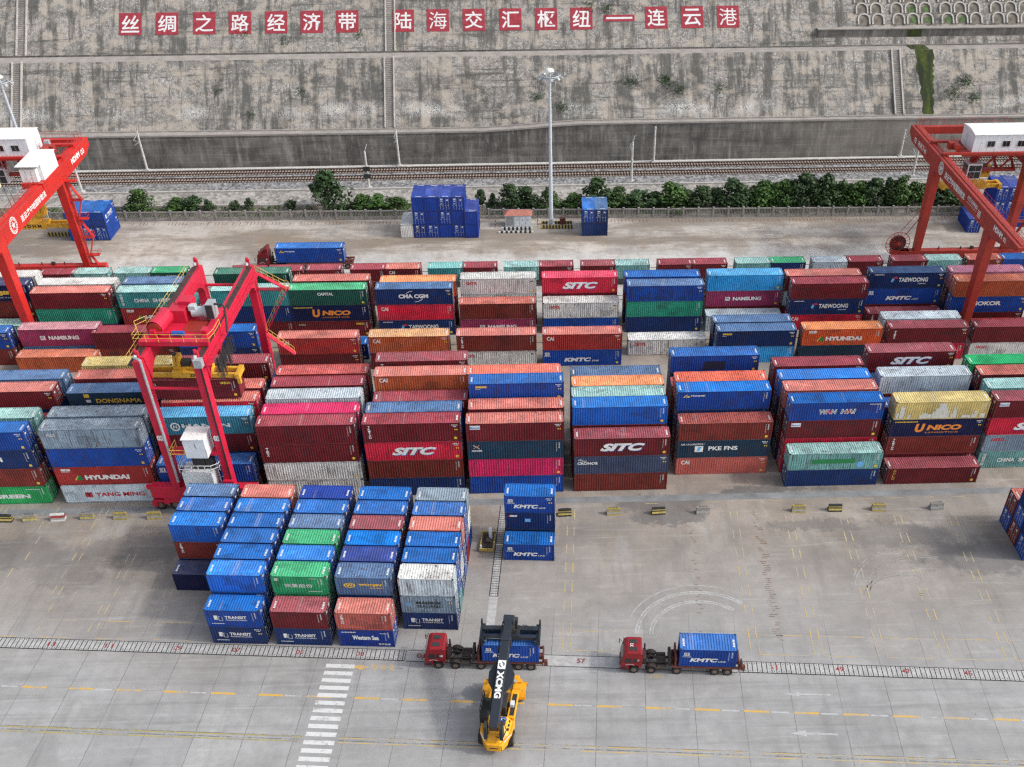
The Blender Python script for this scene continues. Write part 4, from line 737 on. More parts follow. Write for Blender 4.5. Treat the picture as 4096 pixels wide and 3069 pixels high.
# ------------------------------------------------------------------ trees and shrubs
def crown_mesh(seed,shape):
    j=random.Random(seed); m=MB().mat('leaf' if seed%3 else 'leafb'); lobes=[]
    if shape=='cone':
        for i in range(22):
            t=j.random()**1.2; a=j.uniform(0,2*PI); rr=(1-t)*.44+.08; lobes.append((math.cos(a)*rr*j.random()**.5,math.sin(a)*rr*j.random()**.5,.12+.78*t,.12+.14*(1-t)))
    else:
        for i in range(24):
            a=j.uniform(0,2*PI); t=j.random(); rr=.42*math.sqrt(max(0,1-(2*t-.9)**2)); lobes.append((math.cos(a)*rr*j.random()**.4,math.sin(a)*rr*j.random()**.4,.18+.68*t,.12+.06*j.random()))
    for cx,cy,cz,r in lobes:
        for i in range(60):
            d=Vector((j.gauss(0,1),j.gauss(0,1),j.gauss(0,1))).normalized(); p=Vector((cx,cy,cz))+d*r*j.uniform(.55,1.12)*Vector((1,1,.85)).length/1.65
            s=j.uniform(.024,.05); a=Vector((j.gauss(0,1),j.gauss(0,1),j.gauss(0,.6))).normalized(); b=a.cross(d+Vector((.01,.02,.3))).normalized()
            m.quad(p-a*s-b*s*.6,p+a*s*.2-b*s,p+a*s+b*s*.5,p-a*s*.3+b*s)
    return m.mesh('tree_crown')
CR=[crown_mesh(i,'cone' if i%2==0 else 'round') for i in range(8)]
tm=MB().mat('bark'); tm.tube((0,0,0),(0,0,.42),.022,.014,7); tm.tube((0,0,.42),(.05,.02,.75),.014,.006,6)
for a in range(5): tm.tube((0,0,.28+.05*a),(.18*math.cos(a*2.2),.18*math.sin(a*2.2),.45+.06*a),.009,.004,5)
tm=tm.mesh('tree_trunk')
TREES=[(-77.6,195.3,4.6,4.2,'bushy dark green tree, leftmost along the verge'),(-40.2,194.4,7.4,6.2,'tall leaning bushy tree left of the ultramarine pile'),(-70.5,195.2,2.6,3.4,'low shrub right of the leftmost bushy tree'),(-67.8,195.4,2.7,3.6,'wide low shrub behind the left fence'),(-64.5,195.4,2.1,2.0,'small round shrub behind the left fence'),(-59.2,195.2,2.0,1.6,'little shrub behind the left fence, third of four small ones'),(-56.3,195.4,2.2,1.6,'little shrub behind the left fence, last before the kerb gap'),(-48,195,1.9,1.9,'small dark shrub left of the tall leaning tree'),(-33.5,194.4,3.0,4.0,'spreading shrub right of the tall leaning tree'),(-30,194.3,2.8,4.2,'spreading shrub behind fence, second right of tall leaning tree'),(-26.5,194.2,2.4,3.6,'low shrub just left of the ultramarine pile'),(-9.9,195.9,3.0,1.7,'thin young tree right of the ultramarine pile'),(-7.5,195.4,2.4,1.6,'thin sapling left of the small hut'),(-4.1,193.9,4.6,3.8,'round tree behind the small hut'),(-.8,194,4.2,4.5,'wide tree behind the hut, right one'),(3.7,193.2,4.0,3.5,'round tree directly behind the tall lamp'),(8.9,193.3,3,4,'low bushy tree right of the tall lamp'),(13.4,193.2,5.7,5,'tall tree behind the blue pair of piles'),(17.7,193.6,3.9,4,'bright bushy tree right of the blue pair of piles'),(21.9,193.4,3.2,5.4,'broad low tree, second right of the blue pair'),(28.4,193.2,5.1,5.5,'pointed tree, third right of the blue pair'),(34.4,192.9,4.3,4.5,'medium tree, fourth right of the blue pair'),(40.7,193,5.6,6.4,'wide dense tree in the hedge row, first of the dense run'),(46.6,193.1,5.2,4.6,'dense tree in the hedge row, second of the dense run'),(50.3,192.9,5.7,3.9,'dense tree in the hedge row, third of the dense run'),(54.8,193,6.5,5,'tallest dense tree of the hedge row, left one'),(59,193.1,6.5,4.6,'tallest dense tree of the hedge row, right one'),(62.3,193,5,3.8,'dense tree right of the two tallest hedge trees'),(65.5,192.9,5.1,3.8,'second dense tree right of the two tallest hedge trees'),(69,192.7,5.4,4,'third dense tree right of the two tallest hedge trees'),(71.6,192.7,5.7,2.8,'slim tree left of the right gantry leg'),(74.2,192.5,5.9,3.8,'pointed tree beside the right gantry leg'),(77,192.4,4.9,3.6,'tree partly behind the right gantry leg'),(83.5,193.4,4,5.5,'loose leafy tree right of the right gantry leg'),(87,193.3,3,4,'low leafy tree under the right gantry girder'),(-88.8,195,2.2,2.2,'small shrub under the left gantry spreader')]
for i,(x,h) in enumerate(((25.2,2.9),(31.6,3.0),(37.4,3.4),(43.9,3.8),(48.4,4.4),(52.6,4.9),(57,5.2),(60.8,4.2),(64,3.9),(67.2,4.2),(72.9,4.6),(80,3.6))): TREES.append((x,193.9,h,3.6,'smaller bush between hedge trees, '+nth(i)+' from the blue pair of piles'))
for i,(x,y,h,wd,lab) in enumerate(TREES):
    t=empty('tree' if h>3.1 else 'shrub',(x,y+.4,.15),rnd.uniform(0,6),lab,'tree' if h>3.1 else 'shrub','trees and shrubs along the verge')
    t.scale=(wd*1.42,wd*1.42,h*(1.02 if x>20 else 1.1)); part('crown',CR[(i*3)%8 if h<4 else (i*2)%8],t); part('trunk',tm,t)
j=random.Random(3); m=MB().mat('grass')
for i in range(16000):
    x=j.uniform(-110,100); y=yf(x)+1.4+j.random()**1.5*4.6; 
    if (math.sin(x*.31)+math.sin(x*.83+1)+.6*math.sin(x*2.1)+j.gauss(0,.5))<-.3: continue
    s=j.uniform(.1,.26); a=j.uniform(0,PI); h=j.uniform(.15,.55)
    m.add([(x-s*math.cos(a),y-s*math.sin(a),.1),(x+s*math.cos(a),y+s*math.sin(a),.1),(x+s*.4*math.cos(a)+j.gauss(0,.1),y+.1,.1+h)],[(0,1,2)])
tag(m.obj('rough_grass'),'rough weeds growing along the verge behind the fence','grass',kind='stuff')
j=random.Random(9); m=MB().mat('leaf')
for cx,cz,n in ((-55,7.8,0),(-67,13.6,10),(-49,13.1,14),(2,11.9,20),(7.5,10.4,26),(22.5,14.2,22),(30,14.4,40),(33,12.8,30),(42,13,14),(-60,9.4,12),(96,13.5,26),(93,11.8,30),(97.5,11,26),(-62,22,10),(-37,21.6,12),(14,26,18),(18,25.4,16),(-53,20.6,10)):
    y=(221.1+(cz-zt(cx))/(18.65-zt(cx))*10.9) if cz<18.6 else 235.6+cz-18.7
    for i in range(n*5):
        px_=cx+j.gauss(0,.8); dz=j.gauss(0,.5); s=j.uniform(.1,.25); a=j.uniform(0,PI); p=Vector((px_,y+dz-.1,cz+dz+.12)); d=Vector((math.cos(a),math.sin(a)*.5,.6)); e=Vector((-math.sin(a),math.cos(a),.3)); m.quad(p-d*s,p+e*s*.5,p+d*s,p-e*s*.5)
tag(m.obj('slope_weeds'),'tufts of dark weeds rooted in the stone slope','weeds',kind='stuff')
# ------------------------------------------------------------------ picket fence
def fence(x0,x1,lab,dy=0,h=1.85,pitch=2.95):
    t=empty('fence',(0,0,0),0,lab,'fence'); x=x0; pm=MB().mat('fence'); pm.box(-.16,.16,-.14,.14,0,h+.12); pm.box(-.2,.2,-.18,.18,h+.121,h+.22); pm=pm.mesh('fence_post')
    while x<x1:
        o=part('post',pm,t); o.location=(x,yf(x)+dy,0); e=min(x1,x+pitch)
        m=MB().mat('fence'); n=9
        def seg(a,b,z0,z1,w): m.beam((a,yf(a)+dy,(z0+z1)/2),(b,yf(b)+dy,(z0+z1)/2),w,z1-z0)
        seg(x+.17,e-.17,.0,.28,.22); seg(x+.17,e-.17,h-.22,h,.2); 
        for i in range(n):
            xx=x+.3+(e-x-.6)*i/(n-1); m.box(xx-.055,xx+.055,yf(xx)+dy-.05,yf(xx)+dy+.05,.281,h-.221)
        m.obj('picket_panel',t); x+=pitch
fence(-112,-15.3,'grey concrete picket fence running from the left edge to the ultramarine pile'); fence(-8.2,104,'grey concrete picket fence running from the hut to the right edge'); fence(-15,-8.6,'short raised stretch of grey concrete picket fence beside the ultramarine pile',1.6,2.0)
# ------------------------------------------------------------------ hut, lamps, poles, barriers
t=empty('transformer_hut',(-2.35,186.6,0),R(-1.3),'small pale equipment hut with pink tiled roof','hut')
m=MB().mat('hutwall'); m.box(-2.5,2.5,-1.05,1.05,0,2.4); m.obj('wall',t); m=MB().mat('tileroof')
e,r_=(2.75,1.3),(1.5,.02); vs=[(-2.75,-1.3,2.38),(2.75,-1.3,2.38),(2.75,1.3,2.38),(-2.75,1.3,2.38),(-1.7,0,3.1),(1.7,0,3.1)]; m.add(vs,[(0,1,5,4),(1,2,5),(2,3,4,5),(3,0,4),(3,2,1,0)]); m.obj('roof',t)
for i in range(3):
    m=MB().mat('cabin'); x=-.75+1.08*i; m.box(x,x+1.0,-1.09,-1.052,.15,2.15); d=m.obj('door',t); m=MB().mat('dark'); m.box(x+.42,x+.6,-1.1,-1.092,1.35,1.55); m.obj('vent',d)
m=MB().mat('fence'); [m.box(-2.3,-.95,-1.08,-1.052,.4+.22*i,.52+.22*i) for i in range(8)]; m.obj('louvre',t)
M['bk']=plain('black_stripe',(.03,.03,.03),.8); M['wt']=plain('white_stripe',(.6,.6,.58),.8); M['yw']=plain('yellow_stripe',(.36,.28,.08),.8,.25,2)
def striped(name,x0,x1,y,z,h,a,b,lab,pitch=.45,dx=True,dp=.3):
    t=empty(name,(x0,y,0),R(-1.2),lab,'kerb'); m=MB(); n=int((x1-x0)/pitch)
    for i in range(n): m.mat(a if i%2 else b).box(i*pitch,(i+1)*pitch-.002,-dp/2,dp/2,z,z+h)
    m.obj('kerb_blocks',t); return t
striped('striped_kerb',-6.2,.8,183.0,0,.35,'bk','wt','black and white kerb row nearest the camera before the small hut'); striped('striped_kerb',-5.6,.6,184.2,0,.6,'bk','wt','black and white kerb row closest to the small hut',.4)
striped('striped_kerb',2.1,8.3,184.6,0,.75,'bk','yw','black and yellow kerb row before the tall lamp',.3)
striped('striped_kerb',2.1,8.3,186.9,0,.5,'bk','yw','black and yellow kerb row behind the tall lamp base',.3)
striped('striped_kerb',-92.8,-85,185.0,0,.75,'bk','yw','black and yellow kerb row under the left gantry spreader',.32)
def bollard(x,y,lab):
    t=empty('striped_post',(x,y,0),0,lab,'post','black and yellow marker posts'); m=MB()
    for i in range(6): m.mat('bk' if i%2 else 'yw').tube((0,0,.38*i),(0,0,.38*(i+1)),.07,n=8)
    m.obj('shaft',t)
bollard(-6.8,185.6,'striped marker post at the left end of the hut kerbs'); bollard(1.4,185.6,'striped marker post at the right end of the hut kerbs'); bollard(6.8,187.4,'striped marker post right of the tall lamp')
t=empty('utility_cabinet',(6.2,186.3,0),R(-1),'small dark red cabinet right of the tall lamp','cabinet'); m=MB().mat('trailer'); m.box(-.5,.5,-.3,.3,.15,1.3); m.box(-.55,.55,-.35,.35,1.3,1.38); m.obj('box',t,.02)
def lamp(x,y,h,lab):
    t=empty('lamp_mast',(x,y,0),0,lab,'lamp','tall lamp masts'); m=MB().mat('pole'); m.tube((0,0,.4),(0,0,h-1.5),.42,.2,14); m.tube((0,0,0),(0,0,.4),.75,.7,10); m.obj('pole',t)
    m=MB().mat('steel')
    for r,z in ((1.9,h-1.7),(1.3,h-2.2)):
        ps=[(r*math.cos(a),r*math.sin(a),z) for a in [2*PI*i/18 for i in range(19)]]; m.path(ps,.07)
    for i in range(6): a=PI*i/3; m.beam((0,0,h-2.0),(1.9*math.cos(a),1.9*math.sin(a),h-1.7),.08,.08)
    m.obj('ring_frame',t)
    m=MB().mat('cabinroof'); pr=[(.8*math.cos(a),h-1.1+.5*math.sin(a)) for a in [PI/2*i/5 for i in range(6)]]
    for (a,b),(c,d) in zip(pr,pr[1:]): m.tube((0,0,b),(0,0,d),a,max(.01,c),16,False)
    m.obj('dome',t)
    for i in range(9):
        a=2*PI*i/9; p=Vector((1.75*math.cos(a),1.75*math.sin(a),h-1.95)); m=MB().mat('steel'); m.beam(p,p+Vector((.35*math.cos(a),.35*math.sin(a),-.3)),.5,.28); m.mat('wt').beam(p+Vector((.36*math.cos(a),.36*math.sin(a),-.31)),p+Vector((.4*math.cos(a),.4*math.sin(a),-.345)),.45,.24); m.obj('floodlight',t)
    m=MB().mat('steel'); m.box(-.3,.3,-.75,-.42,.6,1.5); m.obj('control_box',t)
lamp(4.0,186.2,29.6,'tall grey lamp mast with crown of floodlights near the hut'); lamp(-95.9,193.7,27.6,'tall lamp mast cut by the left edge')
def catpole(x,y,z0,h,sgn,lab,boxes=0):
    t=empty('catenary_pole',(x,y,z0),0,lab,'pole','railway line poles'); m=MB().mat('concpole'); m.tube((0,0,0),(0,0,h),.27,.2,10); m.box(-.5,.5,-.5,.5,-.2,.35); m.obj('shaft',t)
    m=MB().mat('steel'); a=(0,sgn*.2,h-.4); b=(-.25,sgn*2.4,h-1.0); c=(0,sgn*.2,h-2.2); m.tube(a,b,.05,n=6); m.tube(c,b,.05,n=6); m.tube(c,(-.3,sgn*2.9,h-1.9),.04,n=6); m.tube((0,0,h),(.5,sgn*.9,h+1.2),.045,n=6); m.obj('bracket',t)
    for i in range(boxes): m=MB().mat('dark'); m.box(-.7,.7,-.45,-.3,2.2+1.5*i,3.1+1.5*i); m.obj('sign_board',t)
for a in ((-82.5,216.6,.4,8.4,-1,'concrete line pole by the wall near the left gantry'),(-33.2,203.6,1,7.6,1,'concrete line pole with two dark boards beside the big tree',2),(-28.2,216.9,.4,8.0,-1,'concrete line pole at the wall below the middle stairway'),(21.2,204.6,1,8.2,1,'concrete line pole on the kerb right of the tall lamp'),(27.2,217,.4,7.7,-1,'concrete line pole at the wall right of the tall lamp'),(81.8,218.0,.4,6.0,-1,'thin line pole at the wall beside the right gantry'),(81,206.2,.6,6.2,1,'concrete line pole by the track behind the right gantry'),(-92,203.6,1,6,1,'concrete line pole behind the left gantry leg')): catpole(*a)
BR=[(-67.7,99.5,0),(-64.6,99.45,1),(-61.1,99.5,2),(-57.4,99.55,1),(-53.2,99.5,3),(-48.9,99.4,4),(3.5,98.1,0),(9.75,98.1,4),(15.5,98,0),(21.2,97.9,5),(33.5,97.8,3),(38.2,97.8,0),(43.8,97.7,4),(51.3,97.7,5)]
BL=['left edge','second from the left edge','','fourth from left edge','left of crane wheels, second','next to crane wheels','beside the lone short stack','second right of lone short stack','standing in the wet patch','right of the wet patch','fifth from right','fourth from right','second last on the right','last on the right']
BT=['yellow and black striped','yellow striped','red and white lettered','faded grey and yellow','worn yellow edged','plain grey']
M['bred']=plain('faded_red_paint',(.34,.04,.035),.8,.2,2); CM=[('yw','bk'),('yw','barrier'),('redp','wt'),('barrier','yw'),('barrier','yw'),('barrier','barrier')]
for i,((x,y,k),l) in enumerate(zip(BR,BL)):
    t=empty('concrete_barrier',(x,y,0),R(rnd.uniform(-4,4)),f"{BT[k]} concrete barrier"+(f", {l}" if l else ' in the row left of the crane'),'barrier','concrete barriers along the runway'); 
    m=MB(); a,b=CM[k]; w_=.85; zs=[0,.22,.42,.58,.74,.9]; hw=[.42,.38,.24,.21,.19,.17]
    for n_ in range(5):
        m.mat((b,a,b,a,b)[n_] if k!=2 else ('wt','barrier','bred','bred','wt')[n_]); 
        v=[(sx*w_*(1 if n_ else 1),sy*hw[n_+q_],zs[n_+q_]) for q_ in (0,1) for sx,sy in ((-1,-1),(1,-1),(1,1),(-1,1))]
        m.add(v,[(0,1,5,4),(1,2,6,5),(2,3,7,6),(3,0,4,7)]+([(4,5,6,7)] if n_==4 else []))
    m.obj('block',t)
    if i%3!=2: m=MB().mat('dark'); m.path([(-.5,0,.88),(-.5,0,1.05),(.5,0,1.05),(.5,0,.88)],.025); m.obj('lifting_bar',t)
p=nw(29.0,17.6); t=empty('generator_skid',p,AN,'open steel skid with white box beside the narrow drain','generator'); m=MB().mat('yw'); 
for s in (-.8,.8): m.box(s-.08,s+.08,-1.6,1.6,.15,.4)
for s in (-1.6,1.6): m.box(-.88,.88,s-.08,s+.08,.12,.55)
m.obj('frame',t); m=MB().mat('chassis'); m.box(-.6,.6,-1.3,1.2,.1,.5); m.tube((0,-.6,.5),(0,.4,.5),.35,n=12); m.obj('engine',t); m=MB().mat('cabin'); m.box(.15,.55,.3,.75,.5,2.0); m.obj('control_box',t); m=MB().mat('cabin'); m.box(-.78,-.6,-1.5,-1.3,.4,.9); m.obj('tank',t)

# ------------------------------------------------------------------ cranes
def rails(m,ps,h=1.05,r=.03,step=1.5,mid=True):
    for a,b in zip(ps,ps[1:]):
        a=Vector(a);b=Vector(b);n=max(1,int((b-a).length/step))
        for i in range(n+1): q_=a.lerp(b,i/n); m.tube(q_,q_+Vector((0,0,h)),r,n=5,cap=False)
        for z in ((h,h*.5) if mid else (h,)): m.tube(a+Vector((0,0,z)),b+Vector((0,0,z)),r,n=5,cap=False)
def wheel(parent,c,axis,r,w,mat='rubber',rim=True):
    c=Vector(c); d=Vector(axis)*w/2; m=MB().mat(mat); m.tube(c-d*.8,c-d,r*.97,r*.88,20); m.tube(c-d*.8,c+d*.8,r,n=20,cap=False); m.tube(c+d*.8,c+d,r*.97,r*.88,20); t=m.obj('wheel',parent)
    m=MB().mat('rim')
    for s in (-1,1): m.tube(c+d*s*.9,c+d*s*1.03,r*.56,r*.5,16); m.tube(c+d*s*1.0,c+d*s*1.09,r*.2,r*.16,10)
    m.obj('rim',t); return t
def tyred_crane():
    t=empty('tyred_gantry_crane',(-42.0,100.95,0),-.045,'magenta red rubber tyred gantry crane lifting a maroon container','gantry crane'); X=3.45; YR=23.5; P='craneP'
    for y,nm in ((0,'front'),(YR,'rear')):
        m=MB().mat(P); m.box(-6.9,6.6,y-.6,y+.6,2.2,3.9); m.box(-5.6,5.6,y-.5,y+.5,1.7,2.2); m.obj('sill_beam',t,.05)
        for x in (-5.4,5.2):
            b=MB().mat(P); b.box(x-1.7,x+1.7,y-.45,y+.45,1.35,1.75); b.box(x-.35,x+.35,y-.4,y+.4,1.0,1.4); b.prism([(x-1.9,1.35),(x-1.2,1.35),(x-1.2,.6),(x-1.9,.9)],'y',y-.5,y+.5); bo=b.obj('bogie',t)
            for dx in (-1.0,1.0): wheel(bo,(x+dx,y,.78),(0,1,0),.78,.6)
        for x in (-7.15,6.85):
            m=MB().mat('steel'); m.tube((x,y-.2,2.4),(x,y-.2,3.5),.28,n=10); m.mat(P).tube((x,y-.2,3.5),(x,y-.2,3.95),.34,n=10); m.obj('beacon',t)
    for y in (0,YR):
        for x in (-X,X):
            m=MB().mat(P); s=1 if y==0 else -1
            m.prism([(y-.62,3.9),(y+.62,3.9),(y+.70,19.2),(y+.70+s*0,22.2),(y-.70,22.2),(y-.68,19.2)],'x',x-.5,x+.5); m.obj('leg',t,.05)
            m=MB().mat(P); m.box(x-.22,x+.22,y-.2,y+.2,22.35,23.3); m.tube((x,y-.2,23.3),(x,y-.2,23.6),.2,n=8); m.mat('steel').tube((x-.1,y-.5,22.6),(x-.1,y-.25,22.9),.22,n=8); m.obj('mast_lamp',t)
    for x in (-X,X):
        m=MB().mat(P); m.prism([(.2,22.35),(YR-.2,22.35),(YR-.9,19.0),(YR-1.6,20.0),(YR-3.0,20.6),(3.0,20.6),(1.6,20.0),(.9,19.0)],'x',x-.62,x+.62); g=m.obj('girder',t,.03)
        r=MB().mat('rtgrail'); r.box(x-.14,x+.14,.3,YR-.3,22.352,22.43); r.box(x-(.55 if x<0 else -.2),x-(.25 if x<0 else -.5),.3,YR-.3,22.352,22.39); r.obj('trolley_rail',g)
    m=MB().mat(P); m.tube((-X+.5,0,18.3),(X-.5,0,18.3),.2,n=10); m.obj('tie_beam',t); m=MB().mat(P); m.tube((-X+.5,YR,19.6),(X-.5,YR,19.6),.2,n=10); m.obj('tie_beam',t)
    # walkways
    for s in (-1,1):
        m=MB().mat(P if s>0 else 'rtgrail'); x0=s*(X+.65); x1=s*(X+1.35); m.box(min(x0,x1),max(x0,x1),-.3,YR-.2,21.5,21.56); w_=m.obj('walkway',t)
        m=MB().mat('rail_y' if s<0 else P); rails(m,[(x1,-.3,21.56),(x1,YR-.2,21.56)],1.05,.024); m.obj('railing',w_)
    # festoon cables
    m=MB().mat('dark'); j=random.Random(4)
    for i in range(60):
        y=1.0+i*.1; x=X+1.6+j.uniform(-.25,.25); d=j.uniform(1.4,3.0); m.path([(x,y,21.4),(x-.05,y+.05,21.4-d),(x+.05,y+.14,21.4-d*1.05),(x+.03,y+.2,21.4)],.03,4)
    m.obj('festoon_cables',t)
    m=MB().mat('steel'); m.tube((-X+.6,-.85,5),(-X+.6,-.85,22.6),.16,n=10); m.tube((-X+.6,-.85,22.6),(-X-.1,-.5,22.7),.16,n=10); m.obj('cable_pipe',t)
    m=MB().mat('dark'); [m.tube((X+.3+.08*k,-.75,3.9),(X+.3+.08*k,-.75,21.5),.035,n=5) for k in range(3)]; m.obj('cable_bundle',t)
    m=MB().mat('steel'); m.box(X-.2,X+.75,-1.1,-.3,21.7,22.7); m.obj('junction_box',t)
    # stairs at the right rear leg
    m=MB().mat(P); A=(X+.9,YR-.3,21.5); B=(X+4.4,YR-.3,19.3); C=(X+.9,YR-1.0,12.6); D_=(X+4.2,YR-1.0,9.6)
    for a,b in ((A,B),(B,(X+4.9,YR-.3,19.3)),((X+4.6,YR-.6,19.2),(X+.8,YR-.7,12.8)),(C,D_),((X+.5,YR,19.0),(X+4.4,YR-.3,19.2))): m.beam(a,b,.7 if a is not C else .8,.12)
    m.obj('stair_flight',t); m=MB().mat('rail_y'); rails(m,[A,B,(X+4.9,YR-.3,19.3)],step=.8); rails(m,[(X+4.6,YR-.6,19.2),(X+.8,YR-.7,12.8)],step=1.0); rails(m,[C,D_],step=.8); m.obj('stair_railing',t)
    # trolley
    yc=6.9; z=22.46; m=MB().mat(P); m.box(-4.1,4.1,yc-4.4,yc-3.7,z,z+.6); m.box(-4.1,4.1,yc+3.2,yc+3.9,z,z+.6)
    for s in (-1,1): m.box(s*3.45-.35,s*3.45+.35,yc-3.7,yc+3.2,z+.02,z+.7)
    m.box(-3.1,3.1,yc-3.7,yc+3.2,z+.15,z+.28); tr=m.obj('trolley_frame',t,.03)
    m=MB().mat('craneD'); m.box(.2,2.6,yc-1.6,yc+1.2,z+.29,z+.34); m.obj('deck_plate',tr)
    m=MB().mat('craneP'); m.tube((-2.6,yc-2.5,z+1.2),(-2.2,yc+.9,z+1.2),.95,n=18,cap=False); m.mat('craneD').tube((-2.6,yc-2.6,z+1.2),(-2.59,yc-2.5,z+1.2),.8,n=18); m.obj('hoist_drum',tr)
    m=MB().mat('craneP'); m.box(-1.9,.1,yc+.6,yc+2.6,z+.29,z+1.9); m.box(-1.0,.6,yc+2.0,yc+3.6,z+.6,z+2.4); m.obj('gearbox',tr,.04)
    m=MB().mat('greyl'); m.tube((.6,yc+1.7,z+1.2),(2.1,yc+1.9,z+1.2),.62,n=16); m.tube((2.1,yc+1.9,z+1.2),(2.5,yc+1.95,z+1.2),.8,n=16); m.box(.4,1.2,yc+1.3,yc+2.2,z+1.5,z+2.1); m.obj('hoist_motor',tr)
    m=MB().mat('blue'); m.tube((-.6,yc-2.6,z+.7),(.8,yc-2.6,z+.7),.3,n=12); m.obj('brake_motor',tr)
    m=MB().mat('craneP'); m.tube((-2.4,yc-2.7,z+.8),(-.7,yc-2.7,z+.8),.18,n=10); m.box(-3.0,-2.4,yc-3.2,yc-2.3,z+.29,z+1.3); m.box(3.0,3.6,yc-3.0,yc-2.0,z+.7,z+1.3); m.obj('drive_shaft',tr)
    m=MB().mat('steel'); m.box(2.7,3.6,yc+.8,yc+2.3,z+.7,z+2.6); m.mat('dark').box(2.65,3.5,yc+.78,yc+.8,z+.75,z+2.5); m.obj('control_cabinet',tr)
    m=MB().mat('dark'); m.path([(3.0,yc+1.5,z+2.4),(4.6,yc+1.3,z+2.4),(5.0,yc+.9,z+2.1),(5.1,yc-.4,z-.5)],.14,8); m.obj('cable_arm',tr)
    m=MB().mat('rail_y'); rails(m,[(-4.5,yc-2.8,z+.6),(-4.5,yc-4.5,z+.6),(4.3,yc-4.5,z+.6),(4.6,yc-3.2,z+.6),(4.6,yc-.8,z+.6)],1.0,.026,1.35); rails(m,[(-4.5,yc-2.8,z+.6),(-5.3,yc-1.4,z+.6),(-4.4,yc-.2,z+.6)],1.0,.035); m.obj('railing',tr)
    # spreader and ropes
    sy=9.55; sz=14.22; sx=-1.55
    def Q(x,y,zz): return (x,y,zz)
    m=MB().mat('yel')
    for dy in (-.95,.55): m.box(sx-5.95,sx+5.95,sy+dy,sy+dy+.4,sz+.15,sz+.75)
    for s in (-1,1): m.box(sx+s*5.75-.3,sx+s*5.75+.3,sy-1.22,sy+1.22,sz+.1,sz+.8); m.box(sx+s*5.95-.22,sx+s*5.95+.22,sy-1.35,sy-.95,sz-.5,sz+.35)
    m.box(sx-2.4,sx+2.4,sy-1.3,sy+1.1,sz+.3,sz+1.1); m.box(sx-2.3,sx+2.3,sy-.6,sy+.6,sz+1.1,sz+1.5); sp=m.obj('spreader',t,.03)
    m=MB().mat('yel'); m.tube((sx+1.1,sy,sz+1.5),(sx+1.1,sy,sz+2.0),1.0,1.0,18); m.tube((sx+1.1,sy,sz+2.0),(sx+1.1,sy,sz+2.8),.95,.12,18); m.box(sx-2.1,sx-1.3,sy-.6,sy+.6,sz+1.5,sz+2.9); m.obj('headblock',sp)
    m=MB().mat('dark'); m.box(sx-1.2,sx-.2,sy-.5,sy+.5,sz+1.5,sz+2.2); m.prism([(sx-2.3,sz+1.6),(sx-1.9,sz+1.6),(sx-1.75,sz+3.0),(sx-2.1,sz+3.2)],'y',sy-.3,sy+.3); m.obj('cable_basket',sp)
    m=MB(); text(m,'ZPMC',sx-.2,sx+1.75,sz+.5,sz+.88,'bk',.05,y=sy-1.312); m.obj('lettering',sp)
    m=MB().mat('dark'); [m.tube((sx+a,sy+b,sz+1.6),(a*1.25-.4,sy+b*1.4,22.5),.03,n=5) for a in (-1.8,1.9) for b in (-.6,.6)]; m.obj('hoist_rope',t)
    # white houses on the front sill
    m=MB().mat('cabin'); m.box(-1.75,1.95,-1.55,.75,2.9,7.0); [m.box(-1.7+.16*i,-1.64+.16*i,-1.57,-1.551,3.1,6.8) for i in range(23)]; e=m.obj('engine_house',t); m=MB().mat('wt'); rails(m,[(-1.9,.5,7.0),(-1.9,-1.6,7.0),(2.1,-1.6,7.0),(2.9,-1.0,7.0),(2.9,.6,7.0)],1.1,.05,.8); m.obj('railing',e); m=MB().mat('dark'); m.box(-.3,1.1,-.9,.3,7.0,9.2); m.box(1.2,2.1,-.7,.3,7.0,8.6); m.obj('exhaust_stack',e)
    m=MB().mat('cabin'); m.box(-.35,2.25,-1.9,.7,9.5,12.2); e=m.obj('electrical_house',t); m=MB().mat('cabinroof'); m.box(-.5,2.35,-2.0,.8,12.203,12.32); m.obj('roof',e); m=MB().mat('steel'); m.tube((-.36,-.9,11),(-.75,-.9,11),.35,n=12); m.obj('ventilator',e)
    m=MB().mat('craneP'); m.box(-3.0,3.4,-.75,.6,9.1,9.5); m.box(2.9,4.3,-1.2,-.65,3.9,5.4); m.obj('platform',t); m=MB().mat('rail_y'); rails(m,[(-.5,-1.8,9.5),(-2.3,-1.8,9.5),(-2.3,.4,9.5)],1.1,.04,.9); m.obj('platform_railing',t)
    m=MB(); 
    for x in (-X,X): text(m,'02',x-.42,x+.42,11.2,12.0,'white',.07,y=-.665)
    text(m,'8',-2.7,-2.35,2.75,3.3,'white',.05,y=-.61); m.obj('lettering',t)
tyred_crane()
def ladder_leg(t,x,y0,side,mat='craneR'):
    m=MB().mat(mat); z=17.6; k=0
    while z>4:
        m.box(x-.9,x+.9,y0-.55,y0+.55,z-.08,z); rails(m,[(x-.9,y0-.55,z),(x+.9,y0-.55,z),(x+.9,y0+.55,z)],1.0,.03,.9)
        m.beam((x+(.7 if k%2 else -.7)*side,y0,z-.1),(x+(.7 if k%2==0 else -.7)*side+0*side,y0,z-3.2),.7,.1); z-=3.3; k+=1
    return m
